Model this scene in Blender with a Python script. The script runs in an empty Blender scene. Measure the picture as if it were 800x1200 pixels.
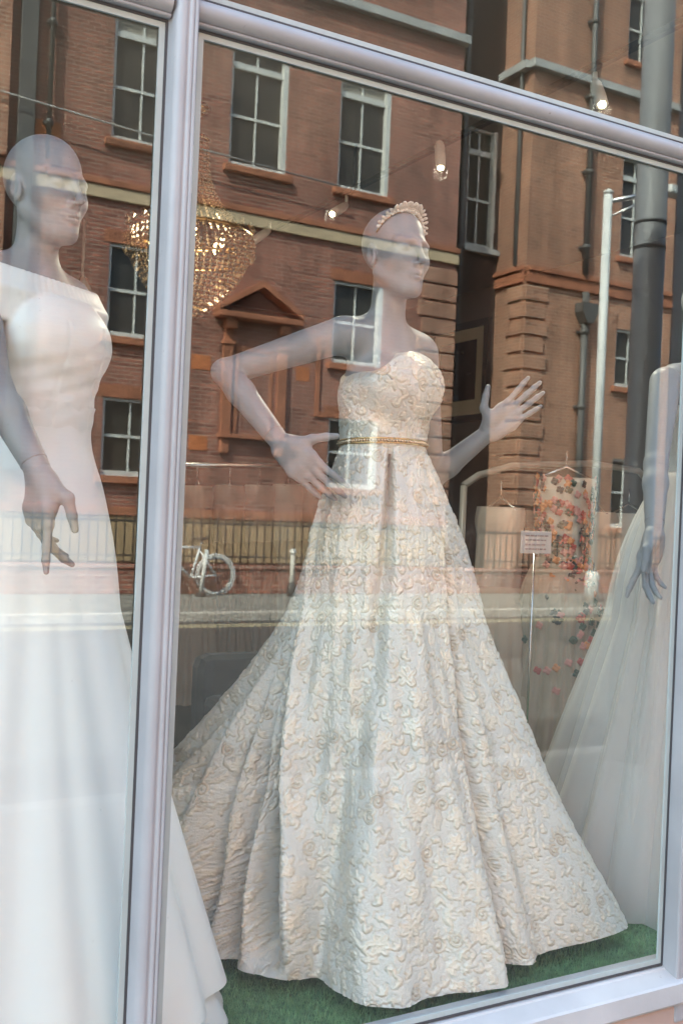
import bpy, bmesh, math, random
import numpy as np
from mathutils import Vector, Matrix

# ------------------------------------------------------------------ camera, sky, sun, exposure
scene = bpy.context.scene
COL = scene.collection
F = 1200.0; ROLL = math.radians(2.43); BETA = math.radians(60.83); DCAM = 1.79; HCAM = 1.5
DX, DY = math.cos(BETA), math.sin(BETA)          # viewing direction on the ground plane
RX, RY = DY, -DX                                 # camera right on the ground plane
cam_data = bpy.data.cameras.new("camera")
cam = bpy.data.objects.new("camera", cam_data)
COL.objects.link(cam)
cam_data.sensor_fit = 'VERTICAL'; cam_data.sensor_height = 36.0; cam_data.sensor_width = 24.0
cam_data.lens = 36.0
cam_data.clip_start = 0.05; cam_data.clip_end = 2000
_up = Vector((0, 0, 1)); _r = Vector((RX, RY, 0)); _d = Vector((DX, DY, 0))
_cr = _r * math.cos(ROLL) + _up * math.sin(ROLL)
_cu = -_r * math.sin(ROLL) + _up * math.cos(ROLL)
_m = Matrix((_cr, _cu, -_d)).transposed().to_4x4()
_m.translation = Vector((0, -DCAM, HCAM))
cam.matrix_world = _m
cam_data.dof.use_dof = True
cam_data.dof.focus_distance = 2.55
cam_data.dof.aperture_fstop = 9.0
scene.camera = cam

SUN_TO = Vector((-1.0, 0.6, 1.2)).normalized()    # towards the sun: behind the shop, to the left
world = bpy.data.worlds.new("World"); scene.world = world; world.use_nodes = True
wn = world.node_tree.nodes; wl = world.node_tree.links
bg = wn["Background"]; sky = wn.new("ShaderNodeTexSky"); sky.sky_type = 'NISHITA'
sky.sun_disc = False
sky.sun_elevation = math.asin(SUN_TO.z)
sky.sun_rotation = math.atan2(SUN_TO.x, SUN_TO.y)
sky.air_density = 1.0; sky.dust_density = 3.5; sky.ozone_density = 0.4
wl.new(sky.outputs[0], bg.inputs[0]); bg.inputs[1].default_value = 0.15
sun_data = bpy.data.lights.new("sun", 'SUN'); sun_data.energy = 3.1; sun_data.angle = math.radians(0.5)
sun_data.color = (1.0, 0.95, 0.87)
sun = bpy.data.objects.new("sun", sun_data); COL.objects.link(sun)
sun.rotation_euler = SUN_TO.to_track_quat('Z', 'Y').to_euler(); sun.location = (-10, 6, 20)
scene.view_settings.view_transform = 'Standard'; scene.view_settings.look = 'None'
scene.view_settings.exposure = 3.0; scene.view_settings.gamma = 1.0
scene.view_settings.use_curve_mapping = False
scene.view_settings.use_white_balance = True      # camera white balance set for the shade
scene.view_settings.white_balance_temperature = 6150; scene.view_settings.white_balance_tint = -6
scene.render.engine = 'CYCLES'
cy = scene.cycles
cy.use_denoising = True
cy.max_bounces = 10; cy.diffuse_bounces = 4; cy.glossy_bounces = 4; cy.transmission_bounces = 6
cy.transparent_max_bounces = 24
cy.caustics_reflective = False; cy.caustics_refractive = False

# ------------------------------------------------------------------ pixel helpers (reference photo 800x1200)
def ray(px, py):
    u = (px - 400) / F; v = (600 - py) / F
    a = u * math.cos(ROLL) - v * math.sin(ROLL); b = u * math.sin(ROLL) + v * math.cos(ROLL)
    return (DX + a * RX, DY + a * RY, b)
def P(px, py, y):
    r = ray(px, py); t = (y + DCAM) / r[1]
    return Vector((t * r[0], y, HCAM + t * r[2]))
def G(px, py, z):
    r = ray(px, py); t = (z - HCAM) / r[2]
    return Vector((t * r[0], -DCAM + t * r[1], z))

# ------------------------------------------------------------------ materials
MATS = {}
def nodes_of(m):
    return m.node_tree.nodes, m.node_tree.links
def pm(name, base, rough=0.6, metallic=0.0, var=None, bump=None, spec=0.5, alpha=1.0, emis=None, sheen=0.0, coat=0.0, fleck=None):
    """Principled material; var=(scale, amount) mottles the colour, bump=(scale, strength, distance)."""
    if name in MATS: return MATS[name]
    m = bpy.data.materials.new(name); m.use_nodes = True
    n, l = nodes_of(m); b = n["Principled BSDF"]
    b.inputs["Base Color"].default_value = (*base, 1); b.inputs["Roughness"].default_value = rough
    b.inputs["Metallic"].default_value = metallic; b.inputs["Specular IOR Level"].default_value = spec
    b.inputs["Alpha"].default_value = alpha
    if sheen: b.inputs["Sheen Weight"].default_value = sheen
    if coat: b.inputs["Coat Weight"].default_value = coat
    if emis:
        b.inputs["Emission Color"].default_value = (*emis[0], 1); b.inputs["Emission Strength"].default_value = emis[1]
    tc = n.new("ShaderNodeTexCoord")
    if var:
        t = n.new("ShaderNodeTexNoise"); t.inputs["Scale"].default_value = var[0]; t.inputs["Detail"].default_value = 5
        l.new(tc.outputs["Object"], t.inputs["Vector"])
        mr = n.new("ShaderNodeMapRange"); mr.inputs[1].default_value = .3; mr.inputs[2].default_value = .7
        mr.inputs[3].default_value = 1 - var[1]; mr.inputs[4].default_value = 1 + var[1]
        l.new(t.outputs[0], mr.inputs[0])
        mx = n.new("ShaderNodeMix"); mx.data_type = 'RGBA'; mx.blend_type = 'MULTIPLY'; mx.inputs[0].default_value = 1
        mx.inputs[6].default_value = (*base, 1); l.new(mr.outputs[0], mx.inputs[7]); l.new(mx.outputs[2], b.inputs["Base Color"])
        m2 = n.new("ShaderNodeMapRange"); m2.inputs[3].default_value = max(0, rough - .08); m2.inputs[4].default_value = min(1, rough + .08)
        l.new(t.outputs[0], m2.inputs[0]); l.new(m2.outputs[0], b.inputs["Roughness"])
    if fleck:                      # worn chips and grime specks: (scale, threshold, colour)
        t = n.new("ShaderNodeTexNoise"); t.inputs["Scale"].default_value = fleck[0]; t.inputs["Detail"].default_value = 8; t.inputs["Roughness"].default_value = .7
        l.new(tc.outputs["Object"], t.inputs["Vector"])
        mr = n.new("ShaderNodeMapRange"); mr.inputs[1].default_value = fleck[1]; mr.inputs[2].default_value = fleck[1] + .06; mr.inputs[3].default_value = 0; mr.inputs[4].default_value = .75
        l.new(t.outputs[0], mr.inputs[0])
        mx = n.new("ShaderNodeMix"); mx.data_type = 'RGBA'; l.new(mr.outputs[0], mx.inputs[0])
        src = b.inputs["Base Color"].links[0].from_socket if b.inputs["Base Color"].is_linked else None
        if src: l.new(src, mx.inputs[6])
        else: mx.inputs[6].default_value = (*base, 1)
        mx.inputs[7].default_value = (*fleck[2], 1); l.new(mx.outputs[2], b.inputs["Base Color"])
    if bump:
        t = n.new("ShaderNodeTexNoise"); t.inputs["Scale"].default_value = bump[0]; t.inputs["Detail"].default_value = 4
        l.new(tc.outputs["Object"], t.inputs["Vector"])
        bp = n.new("ShaderNodeBump"); bp.inputs["Strength"].default_value = bump[1]; bp.inputs["Distance"].default_value = bump[2]
        l.new(t.outputs[0], bp.inputs["Height"]); l.new(bp.outputs[0], b.inputs["Normal"])
    MATS[name] = m
    return m

def glass_mat(name, f0, tint=(1, 1, 1)):
    """Clear pane: Schlick reflection over see-through glass (both faces alike)."""
    m = bpy.data.materials.new(name); m.use_nodes = True
    n, l = nodes_of(m); n.remove(n["Principled BSDF"]); out = n["Material Output"]
    g = n.new("ShaderNodeNewGeometry")
    d = n.new("ShaderNodeVectorMath"); d.operation = 'DOT_PRODUCT'
    l.new(g.outputs["Incoming"], d.inputs[0]); l.new(g.outputs["Normal"], d.inputs[1])
    ab = n.new("ShaderNodeMath"); ab.operation = 'ABSOLUTE'; l.new(d.outputs["Value"], ab.inputs[0])
    o = n.new("ShaderNodeMath"); o.operation = 'SUBTRACT'; o.inputs[0].default_value = 1; l.new(ab.outputs[0], o.inputs[1])
    p = n.new("ShaderNodeMath"); p.operation = 'POWER'; p.inputs[1].default_value = 5; l.new(o.outputs[0], p.inputs[0])
    ma = n.new("ShaderNodeMath"); ma.operation = 'MULTIPLY_ADD'; ma.inputs[1].default_value = 1 - f0; ma.inputs[2].default_value = f0
    l.new(p.outputs[0], ma.inputs[0])
    t = n.new("ShaderNodeBsdfTransparent"); t.inputs[0].default_value = (*tint, 1)
    gl = n.new("ShaderNodeBsdfGlossy"); gl.inputs["Roughness"].default_value = 0.0
    tn = n.new("ShaderNodeTexNoise"); tn.inputs["Scale"].default_value = 1.3; tn.inputs["Detail"].default_value = 1
    tc = n.new("ShaderNodeTexCoord"); l.new(tc.outputs["Object"], tn.inputs["Vector"])
    bp = n.new("ShaderNodeBump"); bp.inputs["Strength"].default_value = 0.05; bp.inputs["Distance"].default_value = 0.002
    l.new(tn.outputs[0], bp.inputs["Height"]); l.new(bp.outputs[0], gl.inputs["Normal"])
    mx = n.new("ShaderNodeMixShader"); l.new(ma.outputs[0], mx.inputs[0]); l.new(t.outputs[0], mx.inputs[1]); l.new(gl.outputs[0], mx.inputs[2])
    vo = n.new("ShaderNodeTexVoronoi"); vo.inputs["Scale"].default_value = 26.0; l.new(tc.outputs["Object"], vo.inputs["Vector"])
    lt = n.new("ShaderNodeMath"); lt.operation = 'LESS_THAN'; lt.inputs[1].default_value = 0.026; l.new(vo.outputs["Distance"], lt.inputs[0])
    du = n.new("ShaderNodeTexNoise"); du.inputs["Scale"].default_value = 3.0; du.inputs["Detail"].default_value = 6; l.new(tc.outputs["Object"], du.inputs["Vector"])
    dm = n.new("ShaderNodeMapRange"); dm.inputs[1].default_value = .5; dm.inputs[2].default_value = .75; dm.inputs[3].default_value = 0; dm.inputs[4].default_value = .012
    l.new(du.outputs[0], dm.inputs[0])
    sc_ = n.new("ShaderNodeMath"); sc_.operation = 'MULTIPLY_ADD'; sc_.inputs[1].default_value = .22; l.new(lt.outputs[0], sc_.inputs[0]); l.new(dm.outputs[0], sc_.inputs[2])
    dd = n.new("ShaderNodeBsdfDiffuse"); dd.inputs[0].default_value = (.7, .7, .68, 1)
    m2 = n.new("ShaderNodeMixShader"); l.new(sc_.outputs[0], m2.inputs[0]); l.new(mx.outputs[0], m2.inputs[1]); l.new(dd.outputs[0], m2.inputs[2])
    l.new(m2.outputs[0], out.inputs[0])
    return m

def brick_mat(name, c1, c2, mortar, scale_x=0.235, row=0.078, dark=0.35):
    m = bpy.data.materials.new(name); m.use_nodes = True
    n, l = nodes_of(m); b = n["Principled BSDF"]; b.inputs["Roughness"].default_value = 0.85
    b.inputs["Specular IOR Level"].default_value = 0.25
    tc = n.new("ShaderNodeTexCoord"); sp = n.new("ShaderNodeSeparateXYZ"); cb = n.new("ShaderNodeCombineXYZ")
    l.new(tc.outputs["Object"], sp.inputs[0])
    ad = n.new("ShaderNodeMath"); ad.operation = 'ADD'; l.new(sp.outputs[0], ad.inputs[0]); l.new(sp.outputs[1], ad.inputs[1])
    l.new(ad.outputs[0], cb.inputs[0]); l.new(sp.outputs[2], cb.inputs[1])
    br = n.new("ShaderNodeTexBrick"); br.inputs["Scale"].default_value = 1.0
    br.inputs["Brick Width"].default_value = scale_x; br.inputs["Row Height"].default_value = row
    br.inputs["Mortar Size"].default_value = 0.011; br.inputs["Mortar Smooth"].default_value = 0.2; br.inputs["Bias"].default_value = -0.1
    br.inputs["Color1"].default_value = (*c1, 1); br.inputs["Color2"].default_value = (*c2, 1); br.inputs["Mortar"].default_value = (*mortar, 1)
    l.new(cb.outputs[0], br.inputs["Vector"])
    t = n.new("ShaderNodeTexNoise"); t.inputs["Scale"].default_value = 0.55; t.inputs["Detail"].default_value = 6
    l.new(tc.outputs["Object"], t.inputs["Vector"])
    cr = n.new("ShaderNodeMapRange"); cr.inputs[1].default_value = .3; cr.inputs[2].default_value = .7
    cr.inputs[3].default_value = 1 - dark; cr.inputs[4].default_value = 1 + dark * .6; l.new(t.outputs[0], cr.inputs[0])
    # vertical rain streaks / soot
    mp = n.new("ShaderNodeMapping"); mp.inputs["Scale"].default_value = (2.2, 2.2, 0.16); l.new(tc.outputs["Object"], mp.inputs[0])
    t2 = n.new("ShaderNodeTexNoise"); t2.inputs["Scale"].default_value = 1.6; t2.inputs["Detail"].default_value = 3; l.new(mp.outputs[0], t2.inputs["Vector"])
    c2r = n.new("ShaderNodeMapRange"); c2r.inputs[1].default_value = .35; c2r.inputs[2].default_value = .65
    c2r.inputs[3].default_value = .8; c2r.inputs[4].default_value = 1.1; l.new(t2.outputs[0], c2r.inputs[0])
    mu = n.new("ShaderNodeMath"); mu.operation = 'MULTIPLY'; l.new(cr.outputs[0], mu.inputs[0]); l.new(c2r.outputs[0], mu.inputs[1])
    mx = n.new("ShaderNodeMix"); mx.data_type = 'RGBA'; mx.blend_type = 'MULTIPLY'; mx.inputs[0].default_value = 1
    l.new(br.outputs["Color"], mx.inputs[6]); l.new(mu.outputs[0], mx.inputs[7]); l.new(mx.outputs[2], b.inputs["Base Color"])
    bp = n.new("ShaderNodeBump"); bp.inputs["Strength"].default_value = 0.6; bp.inputs["Distance"].default_value = 0.01; bp.invert = True
    l.new(br.outputs["Fac"], bp.inputs["Height"]); l.new(bp.outputs[0], b.inputs["Normal"])
    MATS[name] = m
    return m

def tulle_mat(name, col, alpha, glow=0.15):
    """Net fabric: part see-through, part diffuse and translucent cloth."""
    m = bpy.data.materials.new(name); m.use_nodes = True
    n, l = nodes_of(m); n.remove(n["Principled BSDF"]); out = n["Material Output"]
    df = n.new("ShaderNodeBsdfDiffuse"); df.inputs[0].default_value = (*col, 1)
    tr = n.new("ShaderNodeBsdfTranslucent"); tr.inputs[0].default_value = (*col, 1)
    a = n.new("ShaderNodeMixShader"); a.inputs[0].default_value = 0.35; l.new(df.outputs[0], a.inputs[1]); l.new(tr.outputs[0], a.inputs[2])
    tp = n.new("ShaderNodeBsdfTransparent")
    lw = n.new("ShaderNodeLayerWeight"); lw.inputs["Blend"].default_value = 0.5
    mr = n.new("ShaderNodeMapRange"); mr.inputs[3].default_value = alpha; mr.inputs[4].default_value = min(1, alpha + .35)
    l.new(lw.outputs["Facing"], mr.inputs[0])
    mx = n.new("ShaderNodeMixShader"); l.new(mr.outputs[0], mx.inputs[0]); l.new(tp.outputs[0], mx.inputs[1]); l.new(a.outputs[0], mx.inputs[2])
    l.new(mx.outputs[0], out.inputs[0])
    MATS[name] = m
    return m

M_paint = pm('lilac_paint', (.325, .325, .345), .40, var=(4, .12), bump=(55, .15, .003), fleck=(16, .645, (.16, .13, .12)))
M_sill = pm('sill_paint', (.43, .43, .44), .45, var=(4, .15), bump=(50, .18, .003), fleck=(20, .635, (.18, .15, .13)))
M_gasket = pm('pale_glazing_bead', (.38, .43, .43), .35, var=(12, .06))
M_rubber = pm('dark_rubber', (.05, .05, .055), .6)
M_riser = pm('stall_riser_paint', (.42, .31, .27), .7, var=(3, .15), bump=(40, .2, .004))
M_glass = glass_mat('window_glass', 0.058, (.985, .995, .99))
M_skin = pm('mannequin_plastic', (.275, .272, .282), .46, var=(9, .04), spec=.35)
M_brick = brick_mat('red_brick', (.40, .155, .110), (.22, .086, .066), (.40, .29, .23))
M_brickw = brick_mat('orange_brick', (.48, .215, .130), (.28, .120, .078), (.52, .40, .30), dark=.25)
M_terra = pm('terracotta', (.36, .14, .075), .8, var=(3, .25), bump=(30, .2, .01))
M_stone = pm('buff_stone', (.55, .42, .27), .8, var=(2.5, .2), bump=(25, .2, .01))
M_ledge = pm('grey_stone', (.42, .42, .41), .8, var=(2.5, .15), bump=(25, .2, .01))
M_white = pm('white_window_paint', (.63, .63, .60), .45, var=(2, .06))
M_dkglass = pm('dark_window_glass', (.05, .045, .04), .12, spec=.35, var=(.7, .45), bump=(1.5, .25, .02))
M_blind = pm('window_blind', (.30, .28, .24), .8, var=(1.2, .2))
M_iron = pm('dark_iron', (.035, .033, .032), .55, var=(5, .2))
M_drain = pm('drain_pipe_paint', (.10, .095, .09), .5, var=(4, .2))
M_asphalt = pm('asphalt', (.055, .054, .053), .85, var=(3, .25), bump=(120, .5, .01))
M_paving = pm('paving_stone', (.20, .19, .17), .8, var=(2, .15), bump=(60, .2, .005))
M_kerb = pm('kerb_granite', (.42, .39, .35), .8, var=(5, .15))
M_yellow = pm('yellow_road_paint', (.40, .34, .22), .7, var=(12, .2))
M_column = pm('grey_column_paint', (.22, .22, .225), .4, var=(3, .1))
M_polewhite = pm('white_pole_paint', (.62, .62, .6), .4, var=(3, .05))
M_render = pm('shop_render', (.5, .47, .45), .8, var=(1.5, .1))
M_gold = pm('brass', (.62, .42, .2), .28, metallic=1.0, var=(20, .15))
M_silver = pm('bright_steel', (.7, .7, .7), .25, metallic=1.0)

# ------------------------------------------------------------------ mesh helpers
def link(name, me, mat=None, parent=None):
    o = bpy.data.objects.new(name, me); COL.objects.link(o)
    if mat is not None and hasattr(me, 'materials') and len(me.materials) == 0: me.materials.append(mat)
    if parent is not None: o.parent = parent
    return o
def empty(name, loc=(0, 0, 0)):
    o = bpy.data.objects.new(name, None); COL.objects.link(o); o.empty_display_size = .1
    o.location = loc
    return o
def tag(o, label=None, cat=None, group=None, kind=None):
    if label: o['label'] = label
    if cat: o['category'] = cat
    if group: o['group'] = group
    if kind: o['kind'] = kind
    return o
def root(name, loc, label, cat, group=None):
    return tag(empty(name, loc), label, cat, group)

def fast_mesh(name, V, Q, smooth=True):
    """V (n,3), Q (m,3|4) integer arrays"""
    V = np.asarray(V, np.float32); Q = np.asarray(Q, np.int32); k = Q.shape[1]
    me = bpy.data.meshes.new(name)
    me.vertices.add(len(V)); me.vertices.foreach_set('co', V.ravel())
    me.loops.add(Q.size); me.loops.foreach_set('vertex_index', Q.ravel())
    me.polygons.add(len(Q)); me.polygons.foreach_set('loop_start', np.arange(0, Q.size, k, dtype=np.int32))
    me.polygons.foreach_set('loop_total', np.full(len(Q), k, np.int32))
    me.update(calc_edges=True)
    if smooth: me.polygons.foreach_set('use_smooth', np.ones(len(Q), bool))
    me.validate()
    return me

class MB:
    """collects shapes into one mesh (world coordinates, moved under the parent's origin at build)"""
    def __init__(s): s.v = []; s.f = []; s.sm = []
    def add(s, vs, fs, smooth=False):
        o = len(s.v); s.v += [tuple(v) for v in vs]; s.f += [tuple(i + o for i in f) for f in fs]; s.sm += [smooth] * len(fs)
        return s
    def box(s, x0, x1, y0, y1, z0, z1, bev=0.0):
        if x0 > x1: x0, x1 = x1, x0
        if y0 > y1: y0, y1 = y1, y0
        if z0 > z1: z0, z1 = z1, z0
        if bev <= 0:
            vs = [(x, y, z) for z in (z0, z1) for y in (y0, y1) for x in (x0, x1)]
            return s.add(vs, [(0, 2, 3, 1), (4, 5, 7, 6), (0, 1, 5, 4), (2, 6, 7, 3), (0, 4, 6, 2), (1, 3, 7, 5)])
        bm = bmesh.new(); bmesh.ops.create_cube(bm, size=1)
        for v in bm.verts:
            v.co = Vector(((x0 + x1) / 2 + v.co.x * (x1 - x0), (y0 + y1) / 2 + v.co.y * (y1 - y0), (z0 + z1) / 2 + v.co.z * (z1 - z0)))
        bmesh.ops.bevel(bm, geom=bm.edges[:], offset=min(bev, .45 * min(x1 - x0, y1 - y0, z1 - z0)), segments=2, profile=.5, affect='EDGES')
        bm.verts.index_update()
        s.add([v.co[:] for v in bm.verts], [[v.index for v in f.verts] for f in bm.faces]); bm.free()
        return s
    def tube(s, pts, r, seg=10, cap=True):
        pts = [Vector(p) for p in pts]; n = len(pts); rs = r if hasattr(r, '__len__') else [r] * n
        vs = []; prev = None
        for i, p in enumerate(pts):
            t = (pts[min(i + 1, n - 1)] - pts[max(i - 1, 0)]).normalized()
            if prev is None:
                a = Vector((0, 0, 1)) if abs(t.z) < .9 else Vector((1, 0, 0)); u = t.cross(a).normalized()
            else:
                u = (prev - t * prev.dot(t)).normalized()
            prev = u; w = t.cross(u)
            for k in range(seg):
                a = 2 * math.pi * k / seg; vs.append(p + (u * math.cos(a) + w * math.sin(a)) * rs[i])
        fs = []
        for i in range(n - 1):
            for k in range(seg):
                k2 = (k + 1) % seg; fs.append((i * seg + k, i * seg + k2, (i + 1) * seg + k2, (i + 1) * seg + k))
        if cap: fs += [tuple(range(seg))[::-1], tuple((n - 1) * seg + k for k in range(seg))]
        return s.add(vs, fs, True)
    def ring(s, c, ax, ay, r, n=32, seg=8):
        c = Vector(c); ax = Vector(ax); ay = Vector(ay); vs = []; fs = []; nz = ax.cross(ay).normalized()
        for i in range(n):
            t = 2 * math.pi * i / n; q = ax * math.cos(t) + ay * math.sin(t); u = q.normalized()
            for k in range(seg):
                a = 2 * math.pi * k / seg; vs.append(c + q + (u * math.cos(a) + nz * math.sin(a)) * r)
        for i in range(n):
            for k in range(seg):
                i2 = (i + 1) % n; k2 = (k + 1) % seg; fs.append((i * seg + k, i * seg + k2, i2 * seg + k2, i2 * seg + k))
        return s.add(vs, fs, True)
    def lathe(s, c, prof, seg=24):
        """prof: (r, z) pairs, axis z"""
        vs = []; fs = []
        for r, z in prof:
            for k in range(seg):
                a = 2 * math.pi * k / seg; vs.append((c[0] + r * math.cos(a), c[1] + r * math.sin(a), c[2] + z))
        for i in range(len(prof) - 1):
            for k in range(seg):
                k2 = (k + 1) % seg; fs.append((i * seg + k, i * seg + k2, (i + 1) * seg + k2, (i + 1) * seg + k))
        fs += [tuple(range(seg))[::-1], tuple((len(prof) - 1) * seg + k for k in range(seg))]
        return s.add(vs, fs, True)
    def ball(s, c, rx, ry=None, rz=None, M=None, seg=8, rings=5):
        ry = rx if ry is None else ry; rz = rx if rz is None else rz; vs = []; fs = []; c = Vector(c)
        def put(x, y, z):
            q = Vector((x * rx, y * ry, z * rz)); vs.append(c + (M @ q if M is not None else q))
        put(0, 0, 1)
        for i in range(1, rings):
            p = math.pi * i / rings
            for k in range(seg):
                a = 2 * math.pi * k / seg; put(math.sin(p) * math.cos(a), math.sin(p) * math.sin(a), math.cos(p))
        put(0, 0, -1); e = len(vs) - 1
        for k in range(seg):
            k2 = (k + 1) % seg; fs.append((0, 1 + k, 1 + k2)); fs.append((e, 1 + (rings - 2) * seg + k2, 1 + (rings - 2) * seg + k))
        for i in range(rings - 2):
            for k in range(seg):
                k2 = (k + 1) % seg; a = 1 + i * seg; b = a + seg; fs.append((a + k, b + k, b + k2, a + k2))
        return s.add(vs, fs, True)
    def prism(s, poly, axis, a0, a1):
        """poly of 2D points extruded along axis 'x','y' or 'z'"""
        n = len(poly)
        def pt(p, a):
            return {'x': (a, p[0], p[1]), 'y': (p[0], a, p[1]), 'z': (p[0], p[1], a)}[axis]
        vs = [pt(p, a0) for p in poly] + [pt(p, a1) for p in poly]
        fs = [tuple(range(n))[::-1], tuple(range(n, 2 * n))] + [(i, (i + 1) % n, n + (i + 1) % n, n + i) for i in range(n)]
        return s.add(vs, fs)
    def build(s, name, mat, parent=None, recalc=True):
        me = bpy.data.meshes.new(name)
        off = Vector((0, 0, 0))
        q = parent
        while q is not None: off += q.location; q = q.parent
        me.from_pydata([(v[0] - off.x, v[1] - off.y, v[2] - off.z) for v in s.v], [], s.f)
        me.polygons.foreach_set('use_smooth', s.sm)
        if recalc:
            bm = bmesh.new(); bm.from_mesh(me); bmesh.ops.recalc_face_normals(bm, faces=bm.faces); bm.to_mesh(me); bm.free()
        me.update()
        return link(name, me, mat, parent)
def off_of(parent):
    off = Vector((0, 0, 0)); q = parent
    while q is not None: off += q.location; q = q.parent
    return off
def B(name, mat, parent, *box, bev=0.0):
    return MB().box(*box, bev=bev).build(name, mat, parent)
def copy_under(src, parent, dloc=(0, 0, 0)):
    c = src.copy(); COL.objects.link(c); c.parent = parent; c.location = Vector(src.location) + Vector(dloc)
    return c
# ================================================================== street (the shop looks onto it; the window mirrors it)
tag(B('road', M_asphalt, None, -60, 80, -11.7, -3.35, -.6, -.12), kind='structure')
tag(B('near_pavement', M_paving, None, -60, 80, -3.2, .06, -.6, 0.0), kind='structure')
tag(B('far_pavement', M_paving, None, -60, 80, -17.6, -11.85, -.6, 0.0), kind='structure')
def kerb(name, y0, y1):
    r = empty(name, (0, 0, 0)); tag(r, kind='structure')
    for i in range(-14, 32):
        MB().box(i * .92, i * .92 + .912, y0, y1, -.4, .004, bev=.015).build('kerb_stone', M_kerb, r)
kerb('near_kerb', -3.35, -3.2)
kerb('far_kerb', -11.85, -11.7)
for i, y in enumerate((-11.25, -11.05)):
    tag(B('road_line', M_yellow, None, -60, 80, y - .05, y + .05, -.121, -.115), kind='structure')

# ---- brick building opposite (front face at y = -17)
YF = -17.0
bld = root('brick_building', (9, YF, 0), 'red brick Victorian building with white sash windows mirrored in the shop glass', 'building')
def wall_with_holes(name, mat, x0, x1, z0, z1, y, holes, depth=.2):
    xs = sorted({x0, x1, *[h[0] for h in holes], *[h[1] for h in holes]}); zs = sorted({z0, z1, *[h[2] for h in holes], *[h[3] for h in holes]})
    mb = MB()
    for i in range(len(xs) - 1):
        for j in range(len(zs) - 1):
            cx = (xs[i] + xs[i + 1]) / 2; cz = (zs[j] + zs[j + 1]) / 2
            if any(h[0] < cx < h[1] and h[2] < cz < h[3] for h in holes): continue
            mb.add([(xs[i], y, zs[j]), (xs[i + 1], y, zs[j]), (xs[i + 1], y, zs[j + 1]), (xs[i], y, zs[j + 1])], [(3, 2, 1, 0)])
    for a, b, c, d in holes:
        e = y - depth
        mb.add([(a, y, c), (b, y, c), (b, y, d), (a, y, d), (a, e, c), (b, e, c), (b, e, d), (a, e, d)],
               [(0, 1, 5, 4), (1, 2, 6, 5), (2, 3, 7, 6), (3, 0, 4, 7)])
    return mb.build(name, mat, bld, recalc=False)

def sash_window(x0, x1, z0, z1, y=YF, top_light=True, sill=None, sill_depth=.12, dark=False):
    w = empty('window', (0, 0, 0)); w.parent = bld; w.location = Vector(((x0 + x1) / 2, y, z0)) - bld.location
    yf, yb = y - .11, y - .19            # sash front and back
    t = .06
    fr = MB()
    fr.box(x0, x0 + t, y - .05, yb, z0, z1); fr.box(x1 - .10, x1, y - .012, yb, z0, z1)
    fr.box(x0 + t, x1 - .10, y - .05, yb, z1 - t, z1); fr.box(x0 + t, x1 - .10, y - .06, yb, z0, z0 + .1)
    fr.build('frame', M_white, w)
    zt = z1 - t
    xa, xb = x0 + t, x1 - .10; xm = (xa + xb) / 2
    if top_light:
        zt = z0 + (z1 - z0) * .80
        MB().box(xa, xb, yf + .03, yb, zt - .05, zt + .07).build('transom_bar', M_white, w)
        MB().box(xm - .02, xm + .02, yf - .015, yb, zt + .07, z1 - t).build('glazing_bar', M_white, w)
        for a, b in ((xa, xm - .02), (xm + .02, xb)):
            MB().box(a, b, yb + .02, yb + .026, zt + .07, z1 - t).build('pane', M_dkglass, w)
        zt -= .05
    zm = (z0 + .1 + zt) / 2
    MB().box(xa, xb, yf - .01, yb, zm - .025, zm + .03).build('meeting_rail', M_white, w)
    for a, b, dy in ((z0 + .1, zm - .025, .0), (zm + .03, zt, .012)):
        MB().box(xm - .018, xm + .018, yf - .02 + dy, yb, a, b).build('glazing_bar', M_white, w)
        for c, d in ((xa, xm - .018), (xm + .018, xb)):
            MB().box(c, d, yb + .02 + dy, yb + .026 + dy, a, b).build('pane', M_dkglass, w)
    rb = random.Random(int(x0 * 97 + z0 * 31)); k = rb.random()
    if k < .4 and y == YF:               # a roller blind pulled part way down behind the sash
        MB().box(xa + .01, xb - .01, yb + .027, yb + .03, z1 - t - (z1 - z0) * rb.uniform(.15, .5), z1 - t - .002).build('blind', M_blind, w)
    MB().box(x0 - .12, x1 + .12, y + sill_depth, y - .07, z0 - .14, z0 - .003, bev=.015).build('sill', sill or M_terra, w)
    return w

W2 = [(5.27, 6.50), (7.62, 8.86), (10.06, 11.30), (1.2, 2.42), (-1.2, .02)]
W1 = [(5.33, 6.50), (10.10, 11.30), (1.2, 2.42), (-1.2, .02)]
W0 = [(5.33, 6.50), (10.10, 11.30), (1.2, 2.42), (-1.2, .02)]
holes = [(a, b, 8.24, 10.75) for a, b in W2] + [(a, b, 4.60, 6.33) for a, b in W1] + [(a, b, 2.0, 3.46) for a, b in W0] + \
        [(a, b, 12.9, 15.0) for a, b in W2]
wall_with_holes('front_wall', M_brick, -12, 13.13, 0, 17, YF, holes)
for a, b in W2: sash_window(a, b, 8.24, 10.75)
for a, b in W2: sash_window(a, b, 12.9, 15.0)
for a, b in W1: sash_window(a, b, 4.60, 6.33, top_light=False)
for a, b in W0: sash_window(a, b, 2.0, 3.46, top_light=False)
# wing
WW = [(18.0, 19.1, 8.07, 10.55), (18.0, 19.1, 4.87, 6.3), (18.05, 19.1, 1.4, 3.1), (18.0, 19.1, 12.9, 15.0)]
wall_with_holes('wing_wall', M_brickw, 15.12, 19.85, 0, 17, YF, WW)
for q in WW: sash_window(*q, top_light=q[2] > 8)
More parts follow.
